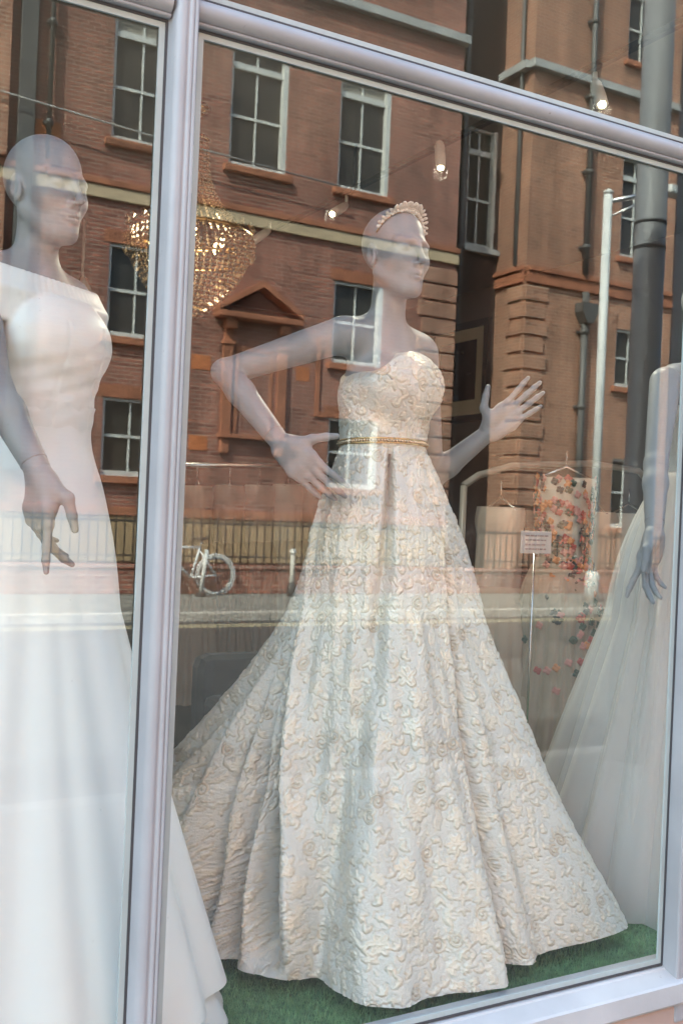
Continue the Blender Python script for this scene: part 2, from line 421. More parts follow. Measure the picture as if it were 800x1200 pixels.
# recess between the two fronts, and the one beyond the wing
M_shadebrick = brick_mat('shade_toned_brick', (.085, .05, .04), (.06, .038, .032), (.08, .06, .05))  # shade of the recesses is put into this darker brick colour
wall_with_holes('recess_wall', M_shadebrick, 13.13, 15.12, 0, 17, YF - 1.12, [(14.15, 15.0, 7.95, 10.8)])
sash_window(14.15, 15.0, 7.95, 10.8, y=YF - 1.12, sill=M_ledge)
MB().add([(15.12, YF, 0), (15.12, YF - 1.12, 0), (15.12, YF - 1.12, 17), (15.12, YF, 17)], [(0, 1, 2, 3)]).build('wing_side_wall', M_brickw, bld, recalc=False)
MB().add([(13.13, YF, 0), (13.13, YF - 1.12, 0), (13.13, YF - 1.12, 17), (13.13, YF, 17)], [(3, 2, 1, 0)]).build('front_side_wall', M_brick, bld, recalc=False)
wall_with_holes('far_recess_wall', M_shadebrick, 19.85, 40, 0, 17, YF - 2.2, [])
MB().add([(19.85, YF, 0), (19.85, YF - 2.2, 0), (19.85, YF - 2.2, 17), (19.85, YF, 17)], [(3, 2, 1, 0)]).build('wing_end_wall', M_brickw, bld, recalc=False)
MB().box(-12, 40, YF - 9, YF - 2.3, 0, 16.9).box(-12, 13.0, YF - 2.4, YF - .6, 16.2, 16.95).box(15.2, 19.8, YF - 2.4, YF - .6, 16.2, 16.95).build('unseen_back_block', M_brick, bld)  # unseen box behind the fronts, put in to block light
# bands, ledges
def band(z0, z1, proud, mat, x0, x1, name, ret=None):
    mb = MB().box(x0, x1, YF + proud, YF - .05, z0, z1, bev=.012)
    if ret: mb.box(ret - proud, ret + .04, YF - .051, YF - 1.1, z0, z1, bev=.012)
    return mb.build(name, mat, bld)
band(7.10, 7.33, .07, M_stone, -12, 13.17, 'stone_band')
band(7.34, 7.46, .10, M_terra, -12, 13.19, 'terracotta_moulding')
band(7.02, 7.28, .08, M_terra, 15.12, 19.88, 'stone_band', 15.12)
band(7.29, 7.40, .13, M_terra, 15.12, 19.9, 'lead_flashing', 15.12)
band(11.98, 12.17, .16, M_ledge, -12, 13.2, 'ledge')
band(11.98, 12.17, .16, M_ledge, 15.0, 19.95, 'ledge', 15.06)
band(1.26, 1.42, .08, M_terra, -12, 13.16, 'plinth_cap')
M_plinth = pm('ochre_plinth', (.36, .25, .14), .85, var=(2, .2))
band(.40, 1.25, .05, M_plinth, -12, 13.15, 'plinth_stone')
band(.40, 1.25, .05, M_brickw, 15.1, 19.87, 'plinth_stone')
# quoins
def quoins(x0, x1, zs, ret=None):
    for i, z in enumerate(zs):
        dx = .10 if i % 2 else 0
        mb = MB().box(x0 + (dx if ret is None else 0), x1 - (dx if ret else 0), YF + .055, YF - .03, z, z + .335, bev=.02)
        if ret is not None: mb.box(ret - .055, ret + .02, YF - .031, YF - .62 + dx, z, z + .335, bev=.02)
        mb.build('quoin_block', M_brickw if ret else M_terraq, bld)
M_terraq = brick_mat('quoin_brick', (.46, .225, .15), (.36, .165, .11), (.38, .29, .22), dark=.25)
quoins(12.18, 13.17, [6.62 - .375 * i for i in range(14)])
quoins(15.10, 15.78, [6.62 - .40 * i for i in range(13)], ret=15.12)
# brick arches over the windows
def lintel(a, b, z):
    n = 14
    for i in range(n):
        x = a - .1 + (b - a + .2) * i / n
        MB().box(x, x + (b - a + .2) / n - .012, YF + .012, YF - .05, z + .004, z + .24).build('lintel_brick', M_terra, bld)
for a, b in W0[:2]: lintel(a, b, 3.46)
for a, b in W1[:2]: lintel(a, b, 6.33)
# blind niche with pediment
nx0, nx1 = 7.66, 9.05
nic = empty('pediment_niche'); nic.parent = bld; nic.location = Vector((8.35, YF, 2.75)) - bld.location
for x in (nx0, nx1 - .2):
    MB().box(x, x + .2, YF + .10, YF - .02, 2.95, 4.7, bev=.01).box(x - .03, x + .23, YF + .13, YF - .02, 4.701, 4.78, bev=.01).box(x + .02, x + .18, YF + .08, YF - .02, 4.781, 5.0).box(x - .02, x + .22, YF + .22, YF - .02, 5.001, 5.2, bev=.03).build('pilaster', M_terra, nic)
    MB().box(x, x + .2, YF + .10, YF - .02, 2.55, 2.86, bev=.03).build('bracket', M_terra, nic)
MB().box(nx0 - .05, nx1 + .05, YF + .17, YF - .02, 2.862, 2.948, bev=.015).build('sill', M_terra, nic)
MB().box(nx0 + .203, nx1 - .203, YF + .02, YF - .02, 2.95, 5.19).build('panel', M_brick, nic)
MB().box(nx0 + .28, nx0 + .36, YF + .05, YF + .021, 3.0, 4.6, bev=.01).box(nx1 - .36, nx1 - .28, YF + .05, YF + .021, 3.0, 4.6, bev=.01).box(nx0 + .28, nx1 - .28, YF + .05, YF + .021, 4.601, 4.7, bev=.01).build('inner_frame', M_terra, nic)
MB().box(nx0 - .22, nx1 + .22, YF + .34, YF - .02, 5.203, 5.32, bev=.02).build('cornice', M_terra, nic)
cx = (nx0 + nx1) / 2
for s in (-1, 1):
    e = cx + s * (nx1 - nx0 + .44) / 2
    MB().prism([(e, 5.323), (e, 5.43), (cx, 6.0), (cx, 5.87)], 'y', YF + .34, YF - .02).build('raking_cornice', M_terra, nic)
MB().prism([(nx0 - .1, 5.325), (nx1 + .1, 5.325), (cx, 5.8)], 'y', YF + .06, YF - .02).build('tympanum', M_brick, nic)
# new orange brick patches
for (a, b, c, d) in ((7.03, 7.42, 4.15, 4.44), (7.05, 7.42, 2.58, 2.87), (9.3, 9.6, 4.15, 4.44), (3.9, 4.35, 8.0, 8.3)):
    MB().box(a, b, YF + .012, YF - .02, c, d, bev=.005).build('tie_plate_brick', pm('new_orange_brick', (.52, .17, .06), .8, var=(8, .2)), bld)
# second raised panel right of the niche
MB().box(9.75, 9.83, YF + .05, YF - .02, 3.55, 5.1).box(9.75, 10.02, YF + .05, YF - .02, 3.45, 3.549).build('wall_panel_frame', M_terra, bld)
# drain pipes
def pipe(x, r, z0, z1, y=YF + .12, hop=None, name='drain_pipe'):
    p = empty(name); p.parent = bld; p.location = Vector((x, y, z0)) - bld.location
    MB().tube([(x, y, z0), (x, y, z1)], r, 12).build('pipe', M_drain, p)
    for z in np.arange(z0 + .6, z1, 1.8):
        MB().lathe((x, y, z), [(r * 1.02, 0), (r * 1.4, .01), (r * 1.4, .10), (r * 1.02, .11)], 12).box(x - r * 2, x + r * 2, y - .12, y - r * .5, z + .02, z + .08).build('collar', M_drain, p)
    if hop:
        MB().prism([(x - .09, hop - .25), (x + .09, hop - .25), (x + .24, hop), (x + .24, hop + .22), (x - .24, hop + .22), (x - .24, hop)], 'y', y - .1, y + .2).build('hopper', M_drain, p)
pipe(16.86, .085, 0, 7.0, hop=6.5); pipe(16.80, .075, 7.42, 17, y=YF + .13)
pipe(13.95, .07, 0, 17, y=YF - 1.0)
pipe(4.11, .045, 7.6, 17)
MB().box(3.57, 3.86, YF + .14, YF - .02, 2.0, 16.5, bev=.01).build('flue_duct', M_drain, bld)
MB().box(-12, 3.4, YF + .18, YF - .02, 1.43, 7.09).box(-12, 3.4, YF + .18, YF - .02, 7.5, 11.9).build('wing_pier', M_brickw, bld)
MB().tube([(15.20, YF - .35, 7.45), (15.20 - .14, YF - .35, 7.45), (15.0, YF - .35, 16.5)], .05, 8).build('cable_pipe', M_drain, bld)
# telephone wire across the front
MB().tube([(-3, YF + .25, 9.0), (6, YF + .25, 8.36), (10, YF + .25, 8.2)], .018, 5).build('wall_cable', M_ledge, bld)

# ---- railings along the far pavement
rl = root('iron_railings', (9, -14.75, 0), 'black iron railings on a low brick wall, mirrored beside the bicycle', 'railings')
MB().box(-8, 20, -14.73, -14.77, 1.19, 1.23).build('top_rail', M_iron, rl)
MB().box(-8, 20, -14.735, -14.765, .62, .65).build('lower_rail', M_iron, rl)
MB().box(-8, 20, -14.60, -14.9, 0, .42, bev=.01).build('wall', M_brick, rl)
MB().box(-8, 20, -14.57, -14.93, .423, .49, bev=.015).build('coping', M_brick, rl)
bar = MB().tube([(3, -14.75, .48), (3, -14.75, 1.28), (3, -14.75, 1.36)], [.0125, .0125, .002], 6).build('bar', M_iron, rl)
for i in range(1, 110): copy_under(bar, rl, (i * .15 - 1.0, 0, 0))

# ---- bicycle against the railings
bk = root('bicycle', (6.6, -14.42, 0), 'white framed bicycle leaning by the railings, mirrored beside the window mullion', 'bicycle')
M_bike = pm('white_bike_paint', (.75, .76, .78), .3, var=(4, .05)); M_tyre = pm('pale_tyre', (.55, .55, .53), .6, var=(6, .1))
yb = -14.42; xr, xfw, rw = 6.66, 5.62, .335
for x in (xr, xfw):
    w = empty('wheel'); w.parent = bk; w.location = Vector((x, yb, rw)) - bk.location
    MB().ring((x, yb, rw), (rw - .02, 0, 0), (0, 0, rw - .02), .022, 40, 8).build('tyre', M_tyre, w)
    MB().ring((x, yb, rw), (rw - .05, 0, 0), (0, 0, rw - .05), .011, 40, 6).build('rim', M_silver, w)
    sp = MB()
    for k in range(18):
        a = 2 * math.pi * k / 18; sp.tube([(x, yb + (.02 if k % 2 else -.02), rw), (x + (rw - .055) * math.cos(a), yb, rw + (rw - .055) * math.sin(a))], .0018, 4)
    sp.tube([(x, yb - .04, rw), (x, yb + .04, rw)], .022, 10); sp.build('spokes', M_silver, w)
bb = (6.22, yb, .30); seat = (6.36, yb, .80); head = (5.80, yb, .80); hl = (5.77, yb, .68)
fr = MB()
for a, b, r in ((bb, seat, .021), (bb, hl, .023), (seat, head, .021), (hl, head, .025)): fr.tube([a, b], r, 10)
for s in (-1, 1):
    fr.tube([(bb[0], yb + s * .03, .30), (xr, yb + s * .055, rw)], .014, 8); fr.tube([(seat[0], yb + s * .02, .74), (xr, yb + s * .055, rw)], .012, 8)
    fr.tube([(hl[0], yb + s * .04, .66), (xfw, yb + s * .05, rw)], .015, 8)
fr.build('frame', M_bike, bk)
MB().tube([seat, (6.39, yb, .93)], .015, 8).build('seat_post', M_silver, bk)
MB().ball((6.39, yb, .95), .13, .075, .03, seg=14, rings=8).ball((6.27, yb, .95), .09, .03, .022, seg=12, rings=6).build('saddle', M_iron, bk)
MB().tube([head, (5.83, yb, .97)], .014, 8).tube([(5.83, yb - .29, .99), (5.83, yb, .97), (5.83, yb + .29, .99)], .013, 8).build('handlebar', M_silver, bk)
MB().ring((bb[0], yb + .05, .30), (.09, 0, 0), (0, 0, .09), .006, 24, 6).tube([(bb[0], yb + .06, .30), (bb[0] + .1, yb + .06, .16)], .01, 6).box(bb[0] + .06, bb[0] + .15, yb + .05, yb + .13, .14, .165).build('chainset', M_iron, bk)
MB().ring((xr, yb, rw), (rw + .02, 0, 0), (0, 0, rw + .02), .012, 40, 6).build('mudguard', M_bike, bk)
# white bag strap post by the bicycle
ps = root('reflector_post', (6.30, -14.15, 0), 'short white marker post standing in front of the bicycle frame', 'post')
MB().tube([(6.30, -14.15, 0), (6.30, -14.15, .05)], .09, 12).build('foot', M_iron, ps)
MB().tube([(6.30, -14.15, .05), (6.38, -14.15, .78)], .035, 10).build('shaft', M_polewhite, ps)
h = root('bollard', (7.95, -14.1, 0), 'slim pale bollard on the far pavement, mirrored just left of the gown', 'bollard')
MB().tube([(7.95, -14.1, 0), (7.95, -14.1, .74)], .04, 10).build('shaft', pm('worn_pale_paint', (.5, .47, .42), .6), h)
MB().ball((7.95, -14.1, .77), .06, .06, .06, seg=12, rings=8).build('cap', M_polewhite, h)
MB().lathe((7.95, -14.1, 0), [(.08, 0), (.08, .2), (.042, .24)], 12).build('foot', M_iron, h)

# ---- thin white pole with a bracket arm, far pavement
wp = root('white_pole', (13.68, -12.86, 0), 'thin tall white pole with a short bracket arm, mirrored right of the gown', 'pole')
MB().tube([(13.68, -12.86, .0), (13.68, -12.86, 7.76)], .085, 14).build('shaft', M_polewhite, wp)
MB().lathe((13.68, -12.86, 7.76), [(.1, 0), (.1, .04), (.03, .09)], 14).build('cap', M_polewhite, wp)
MB().tube([(13.68, -12.86, 7.6), (14.9, -12.6, 8.0)], .05, 8).tube([(13.68, -12.86, 7.3), (14.9, -12.6, 7.98)], .02, 6).build('bracket_arm', M_silver, wp)
MB().box(14.9, 15.5, -12.75, -12.45, 7.92, 8.1, bev=.04).build('lamp_head', M_polewhite, wp)
MB().lathe((13.68, -12.86, 0), [(.14, 0), (.14, .5), (.12, .55), (.09, .58)], 14).build('base', M_polewhite, wp)
# ---- thick grey lamp column on the near kerb
lx, ly = 4.85, -3.0
lc = root('lamp_column', (lx, ly, 0), 'thick grey street lamp column with two dark straps, mirrored at the right of the window', 'lamp post')
MB().lathe((lx, ly, 0), [(.14, 0), (.14, 1.1), (.12, 1.16), (.098, 1.2), (.096, 7.5)], 24).build('shaft', M_column, lc)
for z in (3.26, 3.42):
    MB().lathe((lx, ly, z), [(.099, 0), (.104, .002), (.104, .016), (.099, .018)], 24).box(lx + .09, lx + .13, ly - .012, ly + .012, z, z + .014).build('strap', M_iron, lc)
MB().tube([(lx, ly, 7.5), (lx, ly - .3, 7.9), (lx, ly - 1.6, 8.1)], .05, 10).build('arm', M_column, lc)
MB().box(lx - .14, lx + .14, ly - 2.2, ly - 1.5, 8.05, 8.2, bev=.04).build('lantern', M_column, lc)

# ================================================================== shop building round the window (mostly out of frame)
shop = root('shop_front', (1.5, .1, 0), 'pale rendered shop front around the lilac framed display window', 'shop front')
MB().box(-6, -2.702, -.02, .25, 0, 3.4).build('side_pier', M_render, shop)
MB().box(3.702, 8, -.02, .25, 0, 3.4).build('side_pier', M_render, shop)
MB().box(-6, 8, -.10, .35, 3.402, 9.0).build('unseen_upper_wall', M_render, shop)  # unseen shell with roof and outer walls, put in to block sun and sky
MB().box(-6, 8, .36, 7, 8.7, 9.0).build('unseen_roof', M_render, shop)
MB().box(-6.3, -6.01, -.02, 7, 0, 9.0).box(8.01, 8.3, -.02, 7, 0, 9.0).box(-6, 8, 7.01, 7.3, 0, 9).build('unseen_outer_wall', M_render, shop)
MB().box(-2.698, 3.698, -.045, .10, 0.0, .345, bev=.01).build('stall_riser', M_riser, shop)

# ---- window joinery
win = root('shop_window', (1.3, 0, .3), 'lilac painted shop window frame with fluted mullion, transom and clear plate glass', 'window')
def extrude_z(prof, z0, z1, name, mat):
    MB().prism(prof, 'z', z0, z1).build(name, mat, win)
ZS, ZT = .425, 2.37                      # clear glass bottom and top
XL, XR = .600, 1.920                     # mullion gap and right jamb
# mullion profile (x, y): two flutes on the front, small beads on the right
import itertools
def mullion(x0, x1, name):
    w = x1 - x0
    pr = [(x0, .03), (x0, -.004), (x0 + .004, -.010), (x0 + .005, -.020), (x0 + .009, -.028), (x0 + .014, -.033), (x0 + .021, -.0355),
          (x0 + .025, -.0345), (x0 + .0275, -.0325), (x0 + .0305, -.0355), (x0 + .0345, -.0385), (x0 + .0370, -.0375), (x0 + .0382, -.0350), (x0 + .0395, -.0375), (x0 + .0425, -.0390), (x1 - .002, -.038), (x1, -.034), (x1, .03)]
    m = MB(); n = len(pr); z0, z1 = .30, 3.38
    vs = [(p[0], p[1], z0) for p in pr] + [(p[0], p[1], z1) for p in pr]
    m.add(vs, [(i, (i + 1) % n, n + (i + 1) % n, n + i) for i in range(n)], True)
    o = m.build(name, M_paint, win); return o
m1 = mullion(.597, .6435, 'mullion')
MB().box(.6436, .6499, -.012, .03, .30, 3.38).build('mullion_rebate', M_paint, win)
jm = MB().box(1.951, 2.075, -.05, .0115, .30, 3.39, bev=.006).build('jamb', M_paint, win)
jl = MB().box(-1.198, -1.05, -.05, .06, .30, 3.39, bev=.006).build('jamb', M_paint, win)
# transom: half-round bar over a lip
def transom(x0, x1):
    pr = []
    for k in range(13):
        a = math.pi * (-.5 + k / 12.0); pr.append((-.008 - .022 * math.cos(a), 2.4025 + .0205 * math.sin(a)))
    pr = [(.02, 2.3755), (-.014, 2.3755), (-.0175, 2.378), (-.016, 2.3815)] + pr + [(.02, 2.424)]
    n = len(pr); vs = [(x0, *p) for p in pr] + [(x1, *p) for p in pr]
    MB().add(vs, [(i, (i + 1) % n, n + (i + 1) % n, n + i) for i in range(n)], True).add([], []).build('transom', M_paint, win)
transom(-1.05, .5975); transom(.6430, 1.952)
# sill
pr = [(.05, .424), (-.010, .421), (-.013, .417), (-.056, .405), (-.061, .401), (-.062, .356), (-.058, .350), (.05, .348)]
MB().prism(pr, 'x', -2.698, 3.698).build('sill', M_sill, win)
# glazing beads and gaskets, panes
def glazing(x0, x1, z0, z1):
    b = .011; y0, y1 = -.002, .003
    bd = MB().box(x0, x0 + b, y0, y1, z0, z1).box(x1 - b, x1, y0, y1, z0, z1).box(x0 + b, x1 - b, y0, y1, z0, z0 + b).box(x0 + b, x1 - b, y0, y1, z1 - b, z1)
    bd.build('glazing_bead', M_gasket, win)
    g = .005; y0, y1 = -.004, .012
    MB().box(x0 - g, x0, y0, y1, z0 - g, z1 + g).box(x1, x1 + g, y0, y1, z0 - g, z1 + g).box(x0, x1, y0, y1, z0 - g, z0).box(x0, x1, y0, y1, z1, z1 + g).build('gasket', M_rubber, win)
    MB().box(x0 + .001, x1 - .001, .0035, .0063, z0 + .001, z1 - .001).build('pane', M_glass, win)
glazing(.655, 1.945, .429, 2.370); glazing(-1.04, .592, .429, 2.370)
glazing(.655, 1.945, 2.432, 3.37); glazing(-1.04, .592, 2.432, 3.37)
transom(2.076, 3.64); transom(-2.64, -1.199)  # added side bays, out of view, so daylight reaches the right gown
for a, b in ((3.64, 3.70), (-2.70, -2.64)): MB().box(a, b, -.05, .06, .425, 3.376, bev=.006).build('jamb', M_paint, win)
glazing(2.086, 3.63, .429, 2.370); glazing(2.086, 3.63, 2.432, 3.37); glazing(-2.63, -1.21, .429, 2.370); glazing(-2.63, -1.21, 2.432, 3.37)
MB().box(-2.69, 3.69, -.045, .055, 3.392, 3.4015).build('head', M_paint, win)
# ---- interior shell
M_wall = pm('shop_wall_paint', (.13, .105, .09), .85, var=(1.2, .12)); M_ceil = pm('shop_ceiling_paint', (.16, .14, .125), .9, var=(1, .05))
M_floor = pm('shop_floor_wood', (.09, .06, .042), .5, var=(3, .25))
tag(B('shop_floor', M_floor, None, -5.9, 4.6, 1.602, 6.3, -.1, .02), kind='structure')
tag(B('shop_ceiling', M_ceil, None, -5.9, 4.6, .262, 6.3, 3.22, 3.36), kind='structure')
tag(B('back_wall', M_wall, None, -5.9, 4.6, 6.302, 6.5, 0, 3.4), kind='structure')
tag(B('right_wall', M_wall, None, 4.602, 4.8, .252, 6.3, 0, 3.4), kind='structure')
tag(B('left_wall', M_wall, None, -5.9, -5.7, .252, 6.3, .022, 3.2), kind='structure')
tag(MB().box(-2.69, 4.6, .104, 1.6, 0, .385).build('display_platform', M_floor, None), kind='structure')
# ================================================================== organic shapes: signed distance + surface nets
class SDF:
    def __init__(s, lo, hi, h):
        s.lo = np.array(lo, float); s.h = h; s.n = np.ceil((np.array(hi) - s.lo) / h).astype(int) + 1
        s.f = np.full(s.n, .06, np.float32)
    def _sub(s, lo, hi):
        a = np.clip(np.floor((np.array(lo) - s.lo) / s.h).astype(int), 0, s.n); b = np.clip(np.ceil((np.array(hi) - s.lo) / s.h).astype(int) + 1, 0, s.n)
        if np.any(b <= a): return None, None
        sl = tuple(slice(i, j) for i, j in zip(a, b))
        g = [s.lo[k] + s.h * np.arange(a[k], b[k]) for k in range(3)]
        return sl, np.stack(np.meshgrid(*g, indexing='ij'), -1).astype(np.float32)
    def _mix(s, sl, d, k, op):
        f = s.f[sl]
        if op == 'sub': d = -d
        if op == 'add':
            h = np.clip(.5 + .5 * (f - d) / k, 0, 1); s.f[sl] = f + (d - f) * h - k * h * (1 - h)
        else:
            h = np.clip(.5 - .5 * (f - d) / k, 0, 1); s.f[sl] = f + (d - f) * h + k * h * (1 - h)
    def cone(s, a, b, ra, rb, k=.012, op='add'):
        a = np.array(a, float); b = np.array(b, float); r = max(ra, rb) + .012 + k
        sl, p = s._sub(np.minimum(a, b) - r, np.maximum(a, b) + r)
        if sl is None: return
        ba = b - a; t = np.clip(((p - a) @ ba) / max(ba @ ba, 1e-9), 0, 1)
        d = np.linalg.norm(p - a - t[..., None] * ba, axis=-1) - (ra + (rb - ra) * t)
        s._mix(sl, d, k, op)
    def ell(s, c, r, R=None, k=.012, op='add'):
        c = np.array(c, float); r = np.array(r, float); m = r.max() + .012 + k
        sl, p = s._sub(c - m, c + m)
        if sl is None: return
        q = (p - c) @ (np.array(R, float) if R is not None else np.eye(3))     # R columns = axes
        k0 = np.linalg.norm(q / r, axis=-1); k1 = np.linalg.norm(q / (r * r), axis=-1) + 1e-9
        s._mix(sl, k0 * (k0 - 1) / k1, k, op)
    def mesh(s):
        f = s.f; n = f.shape; ins = f < 0
        cn = tuple(m - 1 for m in n)
        corners = [(i, j, k) for i in (0, 1) for j in (0, 1) for k in (0, 1)]
        alln = np.ones(cn, bool); anyn = np.zeros(cn, bool)
        for o in corners:
            q = ins[tuple(slice(o[d], o[d] + n[d] - 1) for d in range(3))]; alln &= q; anyn |= q
        act = anyn & ~alln; base = np.argwhere(act)
        fc = {o: f[base[:, 0] + o[0], base[:, 1] + o[1], base[:, 2] + o[2]] for o in corners}
        acc = np.zeros((len(base), 3), np.float32); cnt = np.zeros(len(base), np.int32)
        for ax in range(3):
            for o in corners:
                if o[ax]: continue
                o2 = list(o); o2[ax] = 1; fa, fb = fc[o], fc[tuple(o2)]; m = (fa < 0) != (fb < 0)
                t = np.where(m, fa / np.where(m, fa - fb, 1), 0)
                for d in range(3): acc[:, d] += np.where(m, (t if d == ax else o[d]), 0)
                cnt += m
        idx = np.full(cn, -1, np.int64); idx[act] = np.arange(len(base))
        V = s.lo + s.h * (base + acc / cnt[:, None])
        Q = []
        for ax in range(3):
            u, v = (ax + 1) % 3, (ax + 2) % 3
            sl0 = [slice(1, m - 1) for m in n]; sl0[ax] = slice(0, n[ax] - 1); sl1 = list(sl0); sl1[ax] = slice(1, n[ax])
            a, b = ins[tuple(sl0)], ins[tuple(sl1)]
            for flip in (0, 1):
                e = np.argwhere((a & ~b) if not flip else (~a & b))
                if not len(e): continue
                st = np.ones(3, int); st[ax] = 0; e = e + st
                def I(du, dv):
                    q = e.copy(); q[:, u] += du; q[:, v] += dv; return idx[q[:, 0], q[:, 1], q[:, 2]]
                q = np.stack([I(-1, -1), I(0, -1), I(0, 0), I(-1, 0)], 1)
                Q.append(q[:, ::-1] if flip else q)
        return V, np.concatenate(Q)
    def grad(s, V):
        i = np.clip(np.round((V - s.lo) / s.h).astype(int), 1, s.n - 2); q = np.zeros(V.shape)
        for d in range(3):
            e = np.zeros(3, int); e[d] = 1; a = i + e; b = i - e
            q[:, d] = s.f[a[:, 0], a[:, 1], a[:, 2]] - s.f[b[:, 0], b[:, 1], b[:, 2]]
        return q / (np.linalg.norm(q, axis=1, keepdims=True) + 1e-9)

def relax(V, Q, it=2, w=.5):
    V = V.copy()
    for _ in range(it):
        n_ = len(V); I = np.concatenate([Q[:, k] for k in (0, 1, 2, 3, 1, 2, 3, 0)]); J = np.concatenate([Q[:, k] for k in (1, 2, 3, 0, 0, 1, 2, 3)])
        c = np.bincount(I, minlength=n_).astype(float); s = np.stack([np.bincount(I, V[J, d], n_) for d in range(3)], 1)
        V += w * (s / np.maximum(c, 1)[:, None] - V)
    return V
def organic(name, S, mat, parent, it=2):
    V, Q = S.mesh(); V = relax(V, Q, it)
    off = off_of(parent); me = fast_mesh(name, V - np.array(off), Q)
    return link(name, me, mat, parent)

npv = lambda v: np.array(v, float)
def unit(v): v = npv(v); return v / np.linalg.norm(v)
CAMP = npv((0, -DCAM, HCAM))

def head_sdf(S, c, fwd, up=(0, 0, 1), sc=1.0):
    """Mannequin head: cranium, jaw, brow, closed smooth eyes, nose, lips, ears."""
    hy = unit(fwd); hx = unit(np.cross(hy, npv(up))); hz = np.cross(hx, hy)
    R = np.stack([hx, hy, hz], 1); c = npv(c)
    def W(x, y, z): return c + sc * (hx * x + hy * y + hz * z)
    def E(x, y, z, rx, ry, rz, k=.012, op='add', rot=None):
        S.ell(W(x, y, z), npv((rx, ry, rz)) * sc, R if rot is None else R @ rot, k, op)
    def Cn(a, b, ra, rb, k=.012, op='add'): S.cone(W(*a), W(*b), ra * sc, rb * sc, k, op)
    E(0, -.016, .032, .073, .094, .086)
    E(0, .022, -.03, .058, .068, .078, .03)
    E(0, .044, -.085, .034, .038, .034, .03)
    E(0, .074, -.105, .015, .013, .013, .02)
    for s in (-1, 1):
        E(s * .036, .052, -.03, .022, .024, .022, .025)
        Cn((s * .051, -.004, -.055), (s * .019, .057, -.105), .016, .013, .02)
        Cn((s * .014, .079, .014), (s * .048, .062, .012), .009, .008, .014)
        E(s * .032, .093, -.006, .021, .019, .013, .012, 'sub')
        E(s * .031, .0685, -.006, .0155, .0135, .0125, .005)
        E(s * .0745, -.008, -.016, .0085, .017, .030, .008, rot=np.array([[1, 0, 0], [0, .97, -.24], [0, .24, .97]]))
        E(s * .082, -.004, -.012, .004, .009, .018, .006, 'sub')
        E(s * .0095, .090, -.046, .0075, .009, .007, .007)
    Cn((0, .084, .010), (0, .107, -.036), .0062, .0085, .010)
    E(0, .108, -.041, .0085, .0085, .0075, .006)
    E(0, .083, -.066, .017, .010, .010, .012)
    Cn((-.019, .0795, -.0715), (0, .0925, -.0675), .003, .0048, .004); Cn((.019, .0795, -.0715), (0, .0925, -.0675), .003, .0048, .004)
    Cn((-.014, .0815, -.0785), (.014, .0815, -.0785), .0045, .0045, .004); E(0, .0885, -.079, .011, .006, .0055, .004)
    Cn((-.020, .091, -.0738), (.020, .091, -.0738), .0012, .0012, .003, 'sub')
    return R, W

def arm_sdf(S, sh, el, wr, r=(.046, .036, .034, .024), k=.02):
    sh, el, wr = npv(sh), npv(el), npv(wr)
    tip = el + unit(2 * el - sh - wr) * .014; S.cone(sh, el, r[0], r[1] * .90, k); S.cone(el, tip, r[1] * .75, .017, .012); S.cone(el, el + (wr - el) * .30, r[1] * .92, r[1] * .95, .012); S.cone(el + (wr - el) * .28, wr, r[1] * .95, r[3], .012)

def make_hand(name, parent, wr, fdir, palm, thumb_side, curls, spread=(.10, .02, -.05, -.13), thumb=((.75, .55, -.1), (.45, .85, -.05)), sc=1.0, ring=False, arm_from=None, step=.0022):
    """wr wrist point; fdir fingers' direction; palm = direction the palm faces; curls per finger (knuckle angles, radians)."""
    y = unit(fdir); z = -unit(palm); z = unit(z - y * (z @ y)); x = np.cross(y, z)
    if thumb_side < 0: x = -x                       # x points to the thumb side
    W = lambda a, b, c: npv(wr) + sc * (x * a + y * b + z * c)
    S = SDF(npv(wr) + y * .075 - .145, npv(wr) + y * .075 + .145, step)
    bases = [(.029, .092), (.0095, .097), (-.0105, .093), (-.029, .083)]
    rad = [.0088, .0092, .0086, .0076]; lens = [(.042, .025, .021), (.046, .029, .022), (.042, .027, .021), (.034, .020, .018)]
    if arm_from is not None:
        a = npv(arm_from); S.cone(npv(wr) + (a - npv(wr)) * .12, W(0, .006, 0), .0245 * sc, .021 * sc, .01)
    for i, (bx, by) in enumerate(bases):
        S.cone(W(bx * .52, .004, 0), W(bx * .96, by * .72, .001), .0175 * sc, .0135 * sc, .014)
        S.cone(W(bx * .96, by * .70, .001), W(bx, by, 0), .0135 * sc, .0108 * sc, .012)
    S.ell(W(.024, .035, -.010), npv((.017, .034, .014)) * sc, np.stack([x, y, z], 1), .014)
    S.ell(W(-.022, .035, -.008), npv((.013, .034, .012)) * sc, np.stack([x, y, z], 1), .014)
    ends = []
    for i, (bx, by) in enumerate(bases):
        p = npv((bx, by, 0)); a = 0; sp = spread[i]; r = rad[i]; c = curls[i]
        for j, L in enumerate(lens[i]):
            a += c[j]; d = npv((math.sin(sp) * math.cos(a), math.cos(sp) * math.cos(a), -math.sin(a)))
            q = p + d * L; r2 = r * (.93 if j < 2 else .72)
            S.cone(W(*p), W(*q), r * sc, r2 * sc, .004 if j else .006); p = q; r = r2
        ends.append(p)
    t0 = npv((.022, .022, -.008)); t1 = t0 + unit(thumb[0]) * .040; t2 = t1 + unit(thumb[1]) * .034; t3 = t2 + unit(npv(thumb[1]) + npv((0, .1, 0))) * .026
    S.cone(W(*t0), W(*t1), .0155 * sc, .0118 * sc, .014); S.cone(W(*t1), W(*t2), .0112 * sc, .0098 * sc, .006); S.cone(W(*t2), W(*t3), .0098 * sc, .0072 * sc, .004)
    o = organic(name, S, M_skin, parent, 1)
    return o, W

